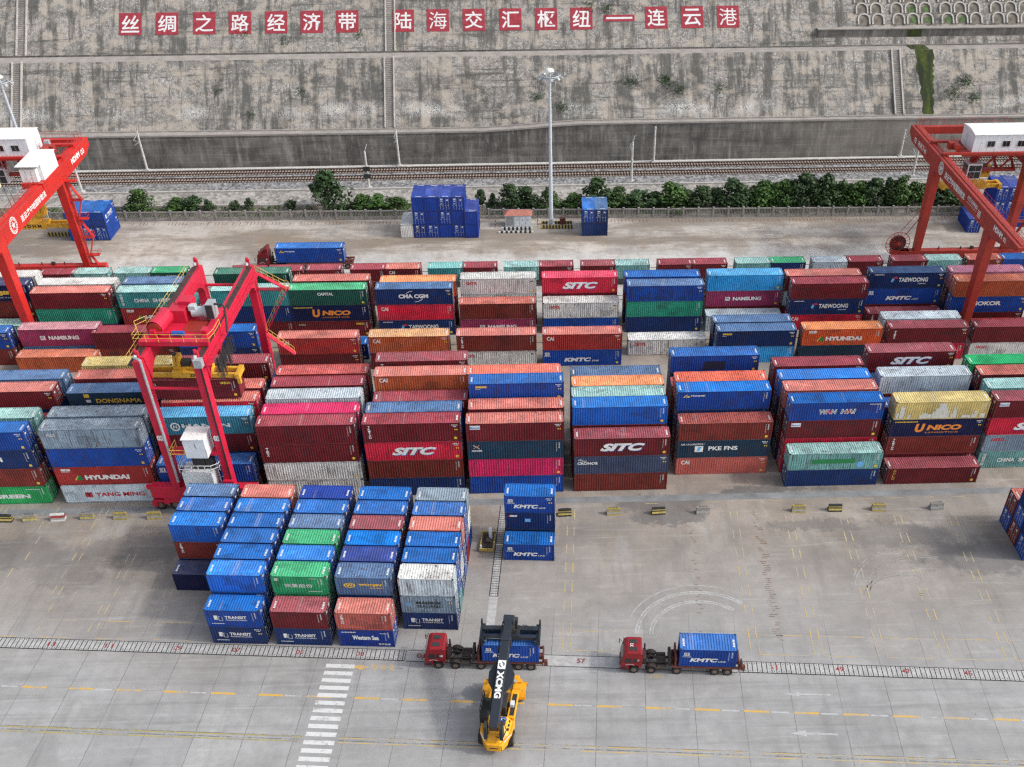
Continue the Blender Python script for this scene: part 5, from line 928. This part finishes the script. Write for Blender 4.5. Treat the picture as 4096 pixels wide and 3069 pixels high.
def rail_crane(x0,lab,mat,near,txts,left):
    """two girders along y, legs on the rails at y 141.35 and 167.2; the visible girder is at x0"""
    sgn=1 if left else -1            # direction of the visible (outer) face
    t=empty('rail_gantry_crane',(x0,0,0),0,lab,'gantry crane','rail mounted gantry cranes'); x2=-16*sgn
    for x in (0,x2):
        m=MB().mat(mat); xo=x+sgn*.0
        prof=[(130.2,20.2),(180.6,20.2),(180.6,18.9),(178.6,17.9),(169.5,17.6),(139,17.6),(134.8,18.3),(130.2,19.6)]; m.prism(prof,'x',xo-.85,xo+.85); g=m.obj('girder',t,.04)
        m=MB().mat('craneD'); [m.box(xo-.86-.012,xo+.86+.012,yy,yy+.1,17.75,20.1) for yy in (134.9,142.5,150.6,160.2,169.8,176.2)]; m.obj('girder_joints',g)
        m=MB().mat(mat); m.box(xo-.25,xo+.1,130.6,180.2,20.203,20.32); m.obj('trolley_rail',g)
        m=MB().mat('craneD'); rails(m,[(xo+sgn*(-.5),130.6,20.2),(xo+sgn*(-.5),180.4,20.2)],1.0,.028,1.6); m.obj('railing',g)
        for y in (141.35,167.2):
            m=MB().mat(mat); m.beam((x,y,1.9),(x,y,17.62),1.15,1.3,1.45,2.2); m.obj('leg',t,.05)
    for y in (141.35,167.2):
        m=MB().mat(mat); a,b=(min(0,x2)-3.2,max(0,x2)+3.2); m.box(a,b,y-.65,y+.65,1.1,2.6); m.obj('sill_beam',t,.05)
        for x in (a+.2,a+2.2,b-2.2,b-.2):
            b_=MB().mat('dark'); b_.tube((x,y-.12,.38),(x,y+.12,.38),.36,n=14); b_.mat(mat).box(x-.5,x+.5,y-.35,y-.15,.3,1.09); b_.box(x-.5,x+.5,y+.15,y+.35,.3,1.09); b_.obj('wheel_bogie',t)
        m=MB().mat('dark'); [m.tube((min(0,x2)+q_,y,2.6),(min(0,x2)+q_,y,3.1),.12,n=6) for q_ in (4,8,12)]; m.box(min(0,x2)+9.7,min(0,x2)+10.3,y-.2,y+.2,2.6,3.1); m.obj('sill_lamp',t)
    for y in (131.0,179.9):
        m=MB().mat(mat); m.box(min(0,x2)+.86,max(0,x2)-.86,y-.5,y+.5,18.9,20.15); m.obj('end_tie',t); 
    m=MB().mat('craneD'); rails(m,[(min(0,x2),180.3,20.2),(max(0,x2),180.3,20.2)],1.1,.03,1.2); m.obj('end_railing',t)
    # trolley with machinery house
    yA=165.4; xa,xb=((-3.9-11.2,-3.9-1.0) if left else (4.6,14.8)); 
    if left: yA=170.2
    m=MB().mat('craneD' if not left else mat); m.box(min(0,x2)-.3,max(0,x2)+.3,yA-.5,yA+.3,20.4,20.75); m.box(min(0,x2)-.3,max(0,x2)+.3,yA+5.2,yA+6,20.4,20.75); m.box(xa-1.5,xb+1.5,yA-.3,yA+5.6,20.1,20.5); tr=m.obj('trolley',t)
    m=MB().mat('cabin'); m.box(xa,xb,yA,yA+5.4,20.55,23.6); n=8; [m.box(xa+(xb-xa)*i/n-.03,xa+(xb-xa)*i/n+.03,yA-.02,yA-.001,20.6,23.55) for i in range(1,n)]; h=m.obj('machinery_house',tr)
    m=MB().mat('cabinroof'); k=6; L=[(yA-.15+(5.7)*i/k,23.6+.35*math.sin(PI*i/k)) for i in range(k+1)]; m.prism([(yA-.15,23.59)]+L[1:-1]+[(yA+5.55,23.59)],'x',xa-.15,xb+.15); m.obj('house_roof',h)
    for i in range(3):
        x=xa+(xb-xa)*(.29+.25*i); m=MB().mat('wt'); m.box(x-.72,x+.72,yA-.05,yA-.025,21.5,22.6); f=m.obj('window',h); m=MB().mat('glass'); m.box(x-.6,x-.03,yA-.075,yA-.055,21.6,22.5); m.box(x+.03,x+.6,yA-.075,yA-.055,21.6,22.5); m.obj('pane',f)
    e=xa if not left else xb; s=-1 if not left else 1; m=MB().mat('wt'); m.box(min(e+s*.03,e+s*.06),max(e+s*.03,e+s*.06),yA+3.0,yA+3.9,20.6,22.7); m.obj('door',h)
    m=MB().mat('craneD'); rails(m,[(e+s*.3,yA,20.5),(e+s*1.9,yA,20.5),(e+s*1.9,yA+5,20.5)],1.1,.03,.9); m.tube((e+s*2.2,yA+.5,21.2),(e+s*2.2,yA+1.6,21.2),.55,n=12); m.box(min(e+s*1.6,e+s*3.2),max(e+s*1.6,e+s*3.2),yA+1.8,yA+3,20.5,21.6); m.obj('trolley_gear',tr)
    if left: m=MB().mat('steel'); m.box(e+1.2,e+2.0,yA+3.4,yA+4.2,20.6,22); m.obj('cabinet',tr)
    m=MB().mat('craneD')
    for x in (xa+2.5,xa+5.2,xa+8.2): m.beam((x,yA+1,20.1),(x-1.6,yA+2.6,16.8),.3,.3); m.beam((x,yA+5,20.1),(x+1.2,yA+3,16.8),.3,.3)
    m.box(xa+1.2,xa+9.5,yA+2.3,yA+3.3,16.5,16.9); m.obj('spreader_frame',tr)
    # cab
    cx=xa+.9 if not left else xa+2; m=MB().mat('cabin'); m.box(cx-.2,cx+2.2,yA+1.2,yA+3.6,15.6,18.2); cb=m.obj('operator_cab',tr); m=MB().mat('glass'); m.box(cx,cx+1.05,yA+1.16,yA+1.195,15.75,16.85); m.box(cx+1.12,cx+2.1,yA+1.16,yA+1.195,15.75,16.85); m.box(cx,cx+1.05,yA+1.16,yA+1.195,16.98,17.95); m.box(cx+1.12,cx+2.1,yA+1.16,yA+1.195,16.98,17.95); m.box(cx-.235,cx-.203,yA+1.4,yA+3.4,16,17.9); m.obj('cab_glazing',cb)
    m=MB().mat('craneD'); m.beam((cx+.9,yA+2.4,18.2),(cx+.9,yA+2.4,20.1),.9,.9); m.obj('cab_hanger',tr)
    # spreader
    sz,sy,sx=(9.2,168.6,-7.6) if left else (12.4,171.6,8.6)
    m=MB().mat('yel'); sl=6.0 if left else 5.0
    for dy in (-.9,.6): m.box(sx-sl,sx+sl,sy+dy,sy+dy+.35,sz,sz+.65)
    m.box(sx-2.8,sx+2.6,sy-1.15,sy+1.15,sz-.1,sz+.9)
    for s_ in (-1,1): m.box(sx+s_*sl-.3,sx+s_*sl+.3,sy-1.2,sy+1.2,sz-.2,sz+.7)
    sp=m.obj('spreader',t,.03); m=MB().mat('yel'); m.tube((sx,sy,sz+.9),(sx,sy,sz+1.9),1.5,1.3,18); m.box(sx-2.6,sx+2.6,sy-.9,sy+.9,sz+1.9,sz+2.6); m.box(sx+1.6,sx+2.8,sy-.7,sy+.7,sz+2.6,sz+3.8); m.mat('dark').box(sx-1.6,sx-.6,sy-.6,sy+.6,sz+2.6,sz+3.4); m.box(sx+1.3,sx+1.9,sy-.7,sy+.3,sz+3.2,sz+4.0); m.obj('headblock',sp)
    if left: m=MB(); text(m,'H D H M',sx-1.6,sx+1.7,sz+.15,sz+.68,'bk',.05,y=sy-1.16); m.obj('lettering',sp)
    m=MB().mat('dark'); [m.tube((sx+a,sy+b,sz+2.6),(sx+a*1.1,sy+b+(-1 if left else -2.5),20.1),.035,n=5) for a in (-2.2,2.2) for b in (-.7,.7)]; m.obj('hoist_rope',t)
    # lettering and emblem on the outer girder face
    m=MB(); fx=sgn*.885
    def face(a,b): return (fx,a,b)
    # on the left crane (+x face) text reads towards +y; on the right crane (-x face) towards -y
    for s_,ya,yb,z0,z1,bd in txts: text(m,s_,ya,yb,z0,z1,'white',bd,P=face)
    ey=145.9 if left else 163.0; zc=19.0 if not left else 19.15; rr=1.05 if not left else 1.25
    m.mat('white')
    for r1,r0 in ((rr,rr-.12),(rr-.38,rr-.46)):
        for i in range(28):
            a,b=2*PI*i/28,2*PI*(i+1)/28; m.quad(*[face(ey+r*math.cos(q_),zc+r*math.sin(q_)) for q_,r in ((a,r1),(b,r1),(b,r0),(a,r0))])
    for i in range(16):
        a=2*PI*i/16; m.quad(*[face(ey+r*math.cos(q_),zc+r*math.sin(q_)) for q_,r in ((a,rr-.17),(a+.22,rr-.17),(a+.22,rr-.33),(a,rr-.33))])
    st=[face(ey+(.62 if i%2==0 else .26)*math.cos(PI/2+PI*i/5),zc+(.62 if i%2==0 else .26)*math.sin(PI/2+PI*i/5)) for i in range(10)]; m.add(st,[tuple(range(10))]); m.obj('lettering',t)
    return t
tR=rail_crane(69.45,'red rail gantry crane with white machinery house, cut by the right edge','craneD',0,[('02',177.4,176.2,18.35,19.2,.02),('吊具下40',175.3,170.9,18.3,19.25,.02),('连云港中哈国际物流',160.9,151.4,18.25,19.35,.02),('KTZ EXPRESS',150.2,145.9,19.0,19.6,.015),('KAZAKHSTAN RAILWAYS',150.2,146.2,18.55,18.75,.0),('HDHM',139.0,135.7,18.95,19.75,.05),('02',135.2,134.2,18.95,19.6,.02)],False)
m=MB().mat('white'); [m.quad((-.885,145.5-.0*i,18.3+.28*i),(-.885,144.3,18.3+.28*i),(-.885,144.4,18.45+.28*i),(-.885,145.4,18.45+.28*i)) for i in range(4)]; m.obj('emblem_stripes',tR)
tL=rail_crane(-78.55,'bright red rail gantry crane with white cabins, cut by the left edge','craneR',0,[('HDHM',171.5,175.4,18.7,19.6,.05),('03',176.1,177.6,18.55,19.45,.02),('连云港中哈国际物流',148.7,159.0,18.35,19.35,.02)],True)
# electrical house on the left crane
m=MB().mat('cabin'); m.box(-2.3,.9,160.2,166.4,20.45,23.0); e=m.obj('electrical_house',tL); m=MB().mat('cabinroof'); m.box(-2.6,1.0,158.9,166.6,23.003,23.12); m.obj('roof',e)
m=MB().mat('cabinroof'); [m.box(-2.2+.85*i,-1.42+.85*i,159.2,160.15,20.5,22.5) for i in range(3)]; m.obj('cooling_unit',e); m=MB().mat('craneR'); m.box(-2.4,1.0,158.8,166.5,19.6,20.44); m.obj('house_platform',tL)
m=MB().mat('yl_') if 'yl_' in M else MB().mat('yw'); M['cream']=plain('cream_cabin',(.6,.52,.33),.6); m=MB().mat('cream'); m.box(-6.4,-2.6,146.5,151.2,20.6,23.2); m.box(-6.5,-2.2,151.2,152.4,22.6,23.3); m.obj('resistor_house',tL)
for (tt,x,s,mt) in ((tL,1.75,1,'craneR'),(tR,16.0+1.6,1,'craneD')):
    ladder_leg(tt,x,167.2,s,mt).obj('access_stair',tt)
# cable reel on the right crane
m=MB().mat('craneD'); c=Vector((-3.7,167.0,3.9)); n=18
for r_ in (2.15,1.45):
    ps=[c+Vector((r_*math.cos(2*PI*i/n),0,r_*math.sin(2*PI*i/n))) for i in range(n+1)]; m.path(ps,.06)
for i in range(n): a=2*PI*i/n; m.tube(c,c+Vector((2.15*math.cos(a),0,2.15*math.sin(a))),.045,n=5)
m.box(-4.6,-1.4,166.6,168,1.9,2.6); m.tube(c+Vector((0,.1,0)),c+Vector((0,.8,0)),.5,n=12); m.tube(c+Vector((1.2,.2,1.6)),(-.2,167.2,9.5),.07,n=6); m.tube(c+Vector((0,.2,2)),(-.4,167.2,11.0),.05,n=6); rl=m.obj('cable_reel',tR)
m=MB().mat('dark'); m.tube(c+Vector((0,.05,0)),c+Vector((0,.45,0)),1.42,n=24); m.obj('cable_coil',rl)
# ------------------------------------------------------------------ lorries
def lorry(loc,rz,lab,no,roofno=None,long_=False,cabmat='truckred',wide=2.5,fairing=False):
    """x runs from the front bumper (0) to the tail, y from the near side (0) to the far side"""
    t=empty('container_lorry',loc,rz,lab,'lorry','container lorries'); W=wide
    m=MB().mat(cabmat)
    prof=[(.12,.55),(0,.75),(.02,1.45),(.30,2.75),(.45,3.0),(.75,3.12),(2.15,3.12),(2.28,3.0),(2.3,.95),(1.95,.9),(1.9,1.2),(.95,1.2),(.85,.55)]
    m.prism(prof,'y',.03,W-.03); cab=m.obj('cab',t,.05)
    g=MB().mat('glass'); g.add([(.035,.22,1.62),(.035,W-.22,1.62),(.275,W-.3,2.68),(.275,.3,2.68)],[(0,1,2,3)]); g.obj('windscreen',cab)
    for y,s in ((.015,-1),(W-.015,1)):
        g=MB().mat('glass'); g.prism([(.42,1.72),(1.15,1.62),(1.15,2.35),(.55,2.35)],'y',y-.012,y+.012); g.box(1.35,1.7,y-.012,y+.012,1.7,2.3); g.obj('side_window',cab)
        m=MB().mat('dark'); m.box(.15,.75,y-.04,y+.02,.6,.68); m.box(.15,.75,y-.04,y+.02,.82,.9); m.box(.15,.75,y-.04,y+.02,1.02,1.08); m.obj('step',cab)
        m=MB().mat('dark'); m.tube((.15,y,2.4),(-.1,y+s*.28,2.35),.025,n=5); m.box(-.16,-.08,y+s*.28-.12,y+s*.28+.12,1.85,2.4); m.obj('wing_mirror',cab)
        m=MB().mat('white'); m.box(-.012,.04,y-.28*s-.18 if s>0 else y+.12,y-.28*s+.18 if s>0 else y+.5,.78,.98); m.obj('headlight',cab)
    m=MB().mat('dark'); m.box(-.03,.05,.45,W-.45,.9,1.3); m.box(-.06,.1,.1,W-.1,.5,.74); m.obj('grille',cab)
    m=MB(); text(m,no,1.72,2.05,1.95,2.25,'white',.05,y=-.005) if len(no)>1 else text(m,no,1.8,1.98,1.95,2.22,'white',.05,y=-.005); arc(m,'white',1.0,1.2,.55,.3,R(30),R(150),.15,y=-.005)
    if roofno: text(m,roofno,.75,2.0,1.0,1.32,'white',.02,P=lambda a,b:(b,W*.5+ (a-1.37)*1.15,3.13))
    m.obj('lettering',cab)
    if fairing: m=MB().mat(cabmat); m.prism([(.7,3.12),(2.2,3.12),(2.2,4.0),(1.8,3.95)],'y',.25,W-.25); m.obj('roof_fairing',cab)
    else:
        m=MB().mat('dark'); m.box(.9,1.7,.45,1.0,3.12,3.16); m.box(.9,1.7,W-1.0,W-.45,3.12,3.16); m.path([(.3,.3,3.05),(.3,.3,3.3),(.3,W-.3,3.3),(.3,W-.3,3.05)],.03); m.obj('roof_rack',cab)
    # tractor chassis
    m=MB().mat('chassis'); 
    for y in (.75,W-.85): m.box(.6,6.2,y,y+.1,.75,1.02)
    m.box(2.4,2.75,.5,W-.5,1.02,1.9); m.box(3.9,4.9,.9,W-.9,1.02,1.2); m.tube((2.6,W-.5,1.0),(2.6,W-.5,2.6),.1,n=8); m.box(5.1,5.4,.3,W-.3,1.03,2.0)
    for y in (.35,W-.35): m.tube((3.9,y,.75),(4.9,y,.75),.3,n=12)
    m.path([(2.8,1,1.3),(3.2,1.2,1.7),(3.7,1.3,1.3),(4.3,1.3,1.3)],.05); m.path([(2.8,1.4,1.3),(3.3,1.5,1.6),(3.9,1.4,1.25)],.05); ch=m.obj('chassis',t)
    m=MB().mat('chassis')
    for x in (3.3,):
        for y in (.25,W-.25):
            for k in range(6):
                a,b=R(20+140*k/6),R(20+140*(k+1)/6); q_=lambda s:(x+.68*math.cos(s),.55+.68*math.sin(s)); (x0,z0),(x1,z1)=q_(a),q_(b); m.quad((x0,y-.28,z0),(x1,y-.28,z1),(x1,y+.28,z1),(x0,y+.28,z0))
    m.obj('mudguard',ch)
    Lt=17.2 if long_ else 12.75
    m=MB().mat('trailer'); m.box(5.5,Lt,.04,.22,1.02,1.32); m.box(5.5,Lt,W-.22,W-.04,1.02,1.32); m.box(5.5,Lt,.95,W-.95,.8,1.28)
    k=0
    while 5.5+.9*k<Lt: m.box(5.5+.9*k,5.62+.9*k,.221,W-.221,1.05,1.25); k+=1
    m.box(Lt-.1,Lt+.05,.0,W,.95,1.35)
    if not long_: m.box(5.75,5.95,.1,W-.1,1.321,2.5); m.box(Lt-.05,Lt+.12,.05,.5,1.3,2.3); m.box(Lt+.12,Lt+.5,.0,.3,.9,1.6)
    m.obj('trailer_frame',t)
    ax=[1.45,3.3,6.05]+([13.6,14.9,16.2] if long_ else [10.1,11.45])
    for i,x in enumerate(ax):
        for y,s in ((.2,1),(W-.2,-1)): wheel(t,(x,y,.53),(0,1,0),.53,.34)
    return t
CH=1.36
def on_lorry(u,v,rz,lab,des,L=L20,h=2.6):
    p=nw(u,v); container((p.x,p.y,CH),rz,L,h,'bl',lab,None,des=des,rust=.25,roof='bl')
lorry(nw(24.05,-3.05),AN+.004,'red lorry under the reach stacker, with white door number 18','18')
on_lorry(30.32,-3.02,AN+.004,'on the lorry under the reach stacker','k20')
lorry(nw(45.1,-3.02),AN-.004,'red lorry parked alone at right, with a number on its cab roof','7','0030')
on_lorry(51.3,-3.02,AN-.004,'on the lorry parked alone at right','k20')
pL=Vector((-49.4,168.9,0)); lorry(pL,R(-.8),'dark red lorry with roof fairing on the far road','8',None,True,'truckdk',2.5,True)
container((pL.x+3.6,pL.y-.04,1.36),R(-.8),L40,2.8,'bl','on the lorry of the far road',None,des='hon',rust=.1,roof='bl')
# ------------------------------------------------------------------ reach stacker
def reach_stacker():
    p=nw(32.45,-14.25); t=empty('reach_stacker',p,AN-.075,'yellow reach stacker with dark boom gripping a container on a red lorry','reach stacker')
    m=MB().mat('rsy')
    # counterweight with chamfered tail
    ly=[(.0,.75),(.55,1.15),(1.6,1.6),(3.2,1.62),(5.4,1.35)]
    base=[(-.72,.0),(.72,.0),(.95,.35),(1.62,1.5),(1.66,3.3),(-1.66,3.3),(-1.62,1.5),(-.95,.35)]
    m.prism(base,'z',.75,1.75); cw=m.obj('counterweight',t,.08)
    m=MB().mat('rsy'); top=[(-.6,.35),(.6,.35),(1.3,1.5),(1.45,3.2),(-1.45,3.2),(-1.3,1.5)]; hi=[(-.5,1.2),(.5,1.2),(.75,2.0),(.95,3.1),(-.95,3.1),(-.75,2.0)]
    n=len(top); m.add([(x,y,1.752) for x,y in top]+[(x,y,2.45) for x,y in hi],[tuple(range(n,2*n))]+[(i,(i+1)%n,n+(i+1)%n,n+i) for i in range(n)]); m.obj('engine_hood',t,.03)
    m=MB().mat('bk'); [m.box(-.45,.45,1.45+.2*i,1.53+.2*i,2.452,2.475) for i in range(8)]
    for s in (-1,1): [m.box(s*1.2-.08,s*1.2+.08,1.7+.5*i,1.95+.5*i,2.0-.16*0,2.14) for i in range(3)]
    m.obj('hood_grille',t); m=MB()
    for s in (-1,1):
        for i in range(3): m.mat('bk').add([(s*(.74+.075*i),.03+.125*i,.8),(s*(.79+.075*i),.1+.125*i,.8),(s*(.79+.075*i),.1+.125*i,1.6),(s*(.74+.075*i),.03+.125*i,1.6)],[(0,1,2,3)])
    m.mat('bk').box(-.4,.4,-.012,-.002,1.15,1.3); m.mat('white').add([(-1.0,.4,1.76),(-1.58,1.45,1.76),(-1.45,1.45,1.765),(-.9,.4,1.765)],[(0,1,2,3)]); m.add([(1.0,.4,1.76),(1.58,1.45,1.76),(1.45,1.45,1.765),(.9,.4,1.765)],[(0,1,2,3)]); m.obj('warning_stripes',cw)
    m=MB().mat('rsy'); m.box(-1.5,1.5,3.3,9.0,.85,1.5); m.box(.85,1.62,3.3,7.0,1.501,2.05); m.box(-1.6,-.95,3.3,5.2,1.501,1.7); m.box(-1.35,1.35,8.2,9.1,.7,1.9); ch=m.obj('chassis',t,.05)
    m=MB().mat('craneP'); m.mat('bk'); m.box(1.05,1.5,3.6,6.4,2.052,2.07); m.obj('tread_plate',ch); m=MB().mat('cabin'); m.box(1.0,1.38,4.6,5.2,2.07,2.5); m.obj('white_box',ch,.02)
    # front drive wheels under yellow fenders
    for s in (-1,1):
        m=MB().mat('rsy'); pr=[]
        for k in range(9): a=R(-8+196*k/8); pr.append((7.75+1.02*math.cos(a),.92+1.02*math.sin(a)))
        pr+=[(7.75+.93*math.cos(R(188-196*k/8)),.92+.93*math.sin(R(188-196*k/8))) for k in range(9)]
        m.prism(pr,'x',min(s*.9,s*2.25),max(s*.9,s*2.25)); m.box(s*1.45-.28,s*1.45+.28,8.0,8.4,1.86,2.1); m.obj('fender',t)
        for dx in (1.3,1.85): wheel(t,(s*dx,7.75,.86),(1,0,0),.86,.48)
        wheel(t,(s*1.5,1.75,.84),(1,0,0),.84,.55)
    # cab under the boom
    m=MB().mat('bk'); m.box(-.85,.75,3.6,5.6,1.502,3.2); cb=m.obj('operator_cab',t,.05); m=MB().mat('glass'); m.box(-.7,.6,5.6,5.63,1.9,3.1); m.box(-.7,.6,3.57,3.6,2.0,3.1); m.box(.751,.775,3.8,5.4,2.0,3.1); m.box(-.878,-.851,3.8,5.4,2.0,3.1); m.obj('cab_glazing',cb)
    m=MB().mat('bk'); m.box(-1.75,-.9,2.6,4.6,1.75,2.6); rails(m,[(-1.7,2.4,1.6),(-1.75,5.6,1.6)],1.5,.035,.55); m.box(-1.9,-.9,3.4,6.0,1.55,1.6); rails(m,[(-1.9,3.4,1.6),(-1.9,6.0,1.6)],1.3,.03,.6); m.obj('access_guard',t)
    # boom
    A=Vector((0,.55,3.55)); B=Vector((0,12.45,7.35)); d=(B-A).normalized(); nrm=Vector((0,-d.z,d.y))
    def bp(s,x,h): return A+d*s+Vector((x,0,0))+nrm*h
    m=MB().mat('boom'); m.beam(bp(0,0,0),bp(9.6,0,0),.92,1.15); m.beam(bp(9.3,0,0),bp(9.75,0,0),1.1,1.28); bo=m.obj('boom',t,.03)
    m=MB().mat('boom'); m.beam(bp(9.76,0,0),bp(12.3,0,0),.74,.9); m.tube(bp(11.9,-.55,.1),bp(11.9,.55,.1),.5,n=14); m.obj('inner_boom',bo)
    m=MB().mat('boom'); pl=[(4.0,-.5),(5.0,-1.25),(6.1,-1.25),(7.2,-.5),(7.6,.5),(7.2,.5),(4.0,.5)]
    vs=[]
    plan=[(3.9,.5),(5.0,1.25),(6.1,1.3),(7.6,.5),(7.6,-.5),(6.1,-1.3),(5.0,-1.25),(3.9,-.5)]; n=len(plan)
    m.add([tuple(bp(s,x,-.62)) for s,x in plan]+[tuple(bp(s,x,-.15)) for s,x in plan],[tuple(range(n)),tuple(range(n,2*n))]+[(i,(i+1)%n,n+(i+1)%n,n+i) for i in range(n)]); m.obj('cylinder_bracket',bo)
    for s in (-1,1):
        m=MB().mat('steel'); a=Vector((s*1.05,8.3,1.7)); b=bp(5.7,s*1.0,-.6); m.tube(a,a.lerp(b,.6),.17,n=10); m.tube(a.lerp(b,.6),b,.11,n=10); m.obj('lift_cylinder',t)
        m=MB().mat('bk'); m.box(s*.78-.16,s*.78+.16,.2,1.1,2.3,4.1); m.obj('boom_pivot',t)
    m=MB().mat('bk'); m.path([tuple(bp(.3,.62,.2)),tuple(bp(1.2,.9,-.2)),(.9,2.2,2.6),(.7,2.0,2.46)],.06); m.path([tuple(bp(1.8,-.6,.2)),tuple(bp(9.4,-.62,.25))],.07); m.path([tuple(bp(1.8,-.66,.1)),tuple(bp(11.6,-.6,.2))],.05); m.path([(0.2,.5,2.5),(.9,.3,2.45),(1.1,1.4,2.5),(.8,1.9,3.0)],.05); m.obj('hydraulic_hoses',t)
    m=MB(); top=.582
    # lettering along the boom: reads from head to tail
    def bf(a,b): return tuple(bp(7.15-a,b,top))
    text(m,'XCMG',1.2,4.15,-.34,.34,'white',.05,P=bf)
    m.mat('white').quad(bf(.05,-.4),bf(1.0,-.4),bf(1.0,.4),bf(.05,.4)); m.mat('bk')
    hx=[(.52+.34*math.cos(PI*i/3),.30*math.sin(PI*i/3)) for i in range(6)]; hi_=[(.52+.2*math.cos(PI*i/3),.17*math.sin(PI*i/3)) for i in range(6)]
    for i in range(6):
        if i in (0,3): continue
        k=(i+1)%6; a,b,c,e=hx[i],hx[k],hi_[k],hi_[i]; m.quad(*[tuple(bp(7.15-q_[0],q_[1],top+.006)) for q_ in (a,b,c,e)])
    m.obj('lettering',bo)
    m=MB().mat('blue'); c=Vector((.72,2.1,3.2)); m.tube(c,c+Vector((0,0,.02)),.36,n=18); m.mat('white'); [m.tube(c+Vector((.1*k-.1,.02,.021)),c+Vector((.1*k-.1,.02,.03)),.12,n=10) for k in (0,1,2)]; m.obj('round_badge',t)
    # spreader: in world-parallel frame of the container on the lorry
    q_=nw(33.35,-1.8,CH+2.6); s=empty('x',(0,0,0)); bpy.data.objects.remove(s)
    inv=Matrix.Rotation(-(AN-.075),4,'Z')@Matrix.Translation(-p); ro=Matrix.Translation(q_)@Matrix.Rotation(AN+.004,4,'Z'); T=inv@ro
    m=MB().mat('boom')
    def bx(*a): m.box(*a,mt=T)
    bx(-2.95,2.95,.15,.75,.35,1.0); bx(-2.95,2.95,-.75,-.35,.35,.8); bx(-1.0,1.0,-.8,.8,.5,1.05)
    for sgn in (-1,1): bx(sgn*2.9-.2,sgn*2.9+.2,-1.25,1.25,.2,.75); bx(sgn*3.1-.1,sgn*3.1+.1,-1.25,1.25,.2,1.0) ; bx(sgn*2.93-.12,sgn*2.93+.12,-1.27,-1.05,.0,.35); bx(sgn*2.93-.12,sgn*2.93+.12,1.05,1.27,.0,.35); bx(sgn*3.1-.09,sgn*3.1+.09,.9,1.25,1.0,1.5)
    sp=m.obj('spreader',t,.02)
    m=MB().mat('bk'); m.box(-.5,.5,-.45,.45,1.05,1.6,T); m.tube(T@Vector((0,0,1.5)),T@Vector((0,0,2.1)),.5,n=14); m.box(.5,.75,-.3,1.5,1.05,1.3,T); m.box(-.75,-.5,-.3,1.5,1.05,1.3,T); m.beam(T@Vector((.6,.3,1.2)),T@Vector((.65,.2,2.6)),.3,.5); m.path([tuple(T@Vector((.6,-.5,1.2))),tuple(T@Vector((1.4,.3,1.6))),tuple(T@Vector((2.4,.45,1.05)))],.05); m.obj('rotator',sp)
    m=MB().mat('steel'); m.box(-2.6,-.9,-.76,-.752,.55,.62,T); m.obj('reflective_strip',sp)
    return t
reach_stacker()
if 'm' in RB: tag(RB['m'].obj('buried_containers'),'containers buried inside the stacks behind the visible ones','containers',kind='stuff')
for k,v in USED.items():
    o0=bpy.data.objects[v[0]]
    if len(v)>1 and 'arch' not in k: print('DUPLABEL',k,len(v))
    if not 4<=len(k.split())<=16: print('BADLEN',len(k.split()),k)
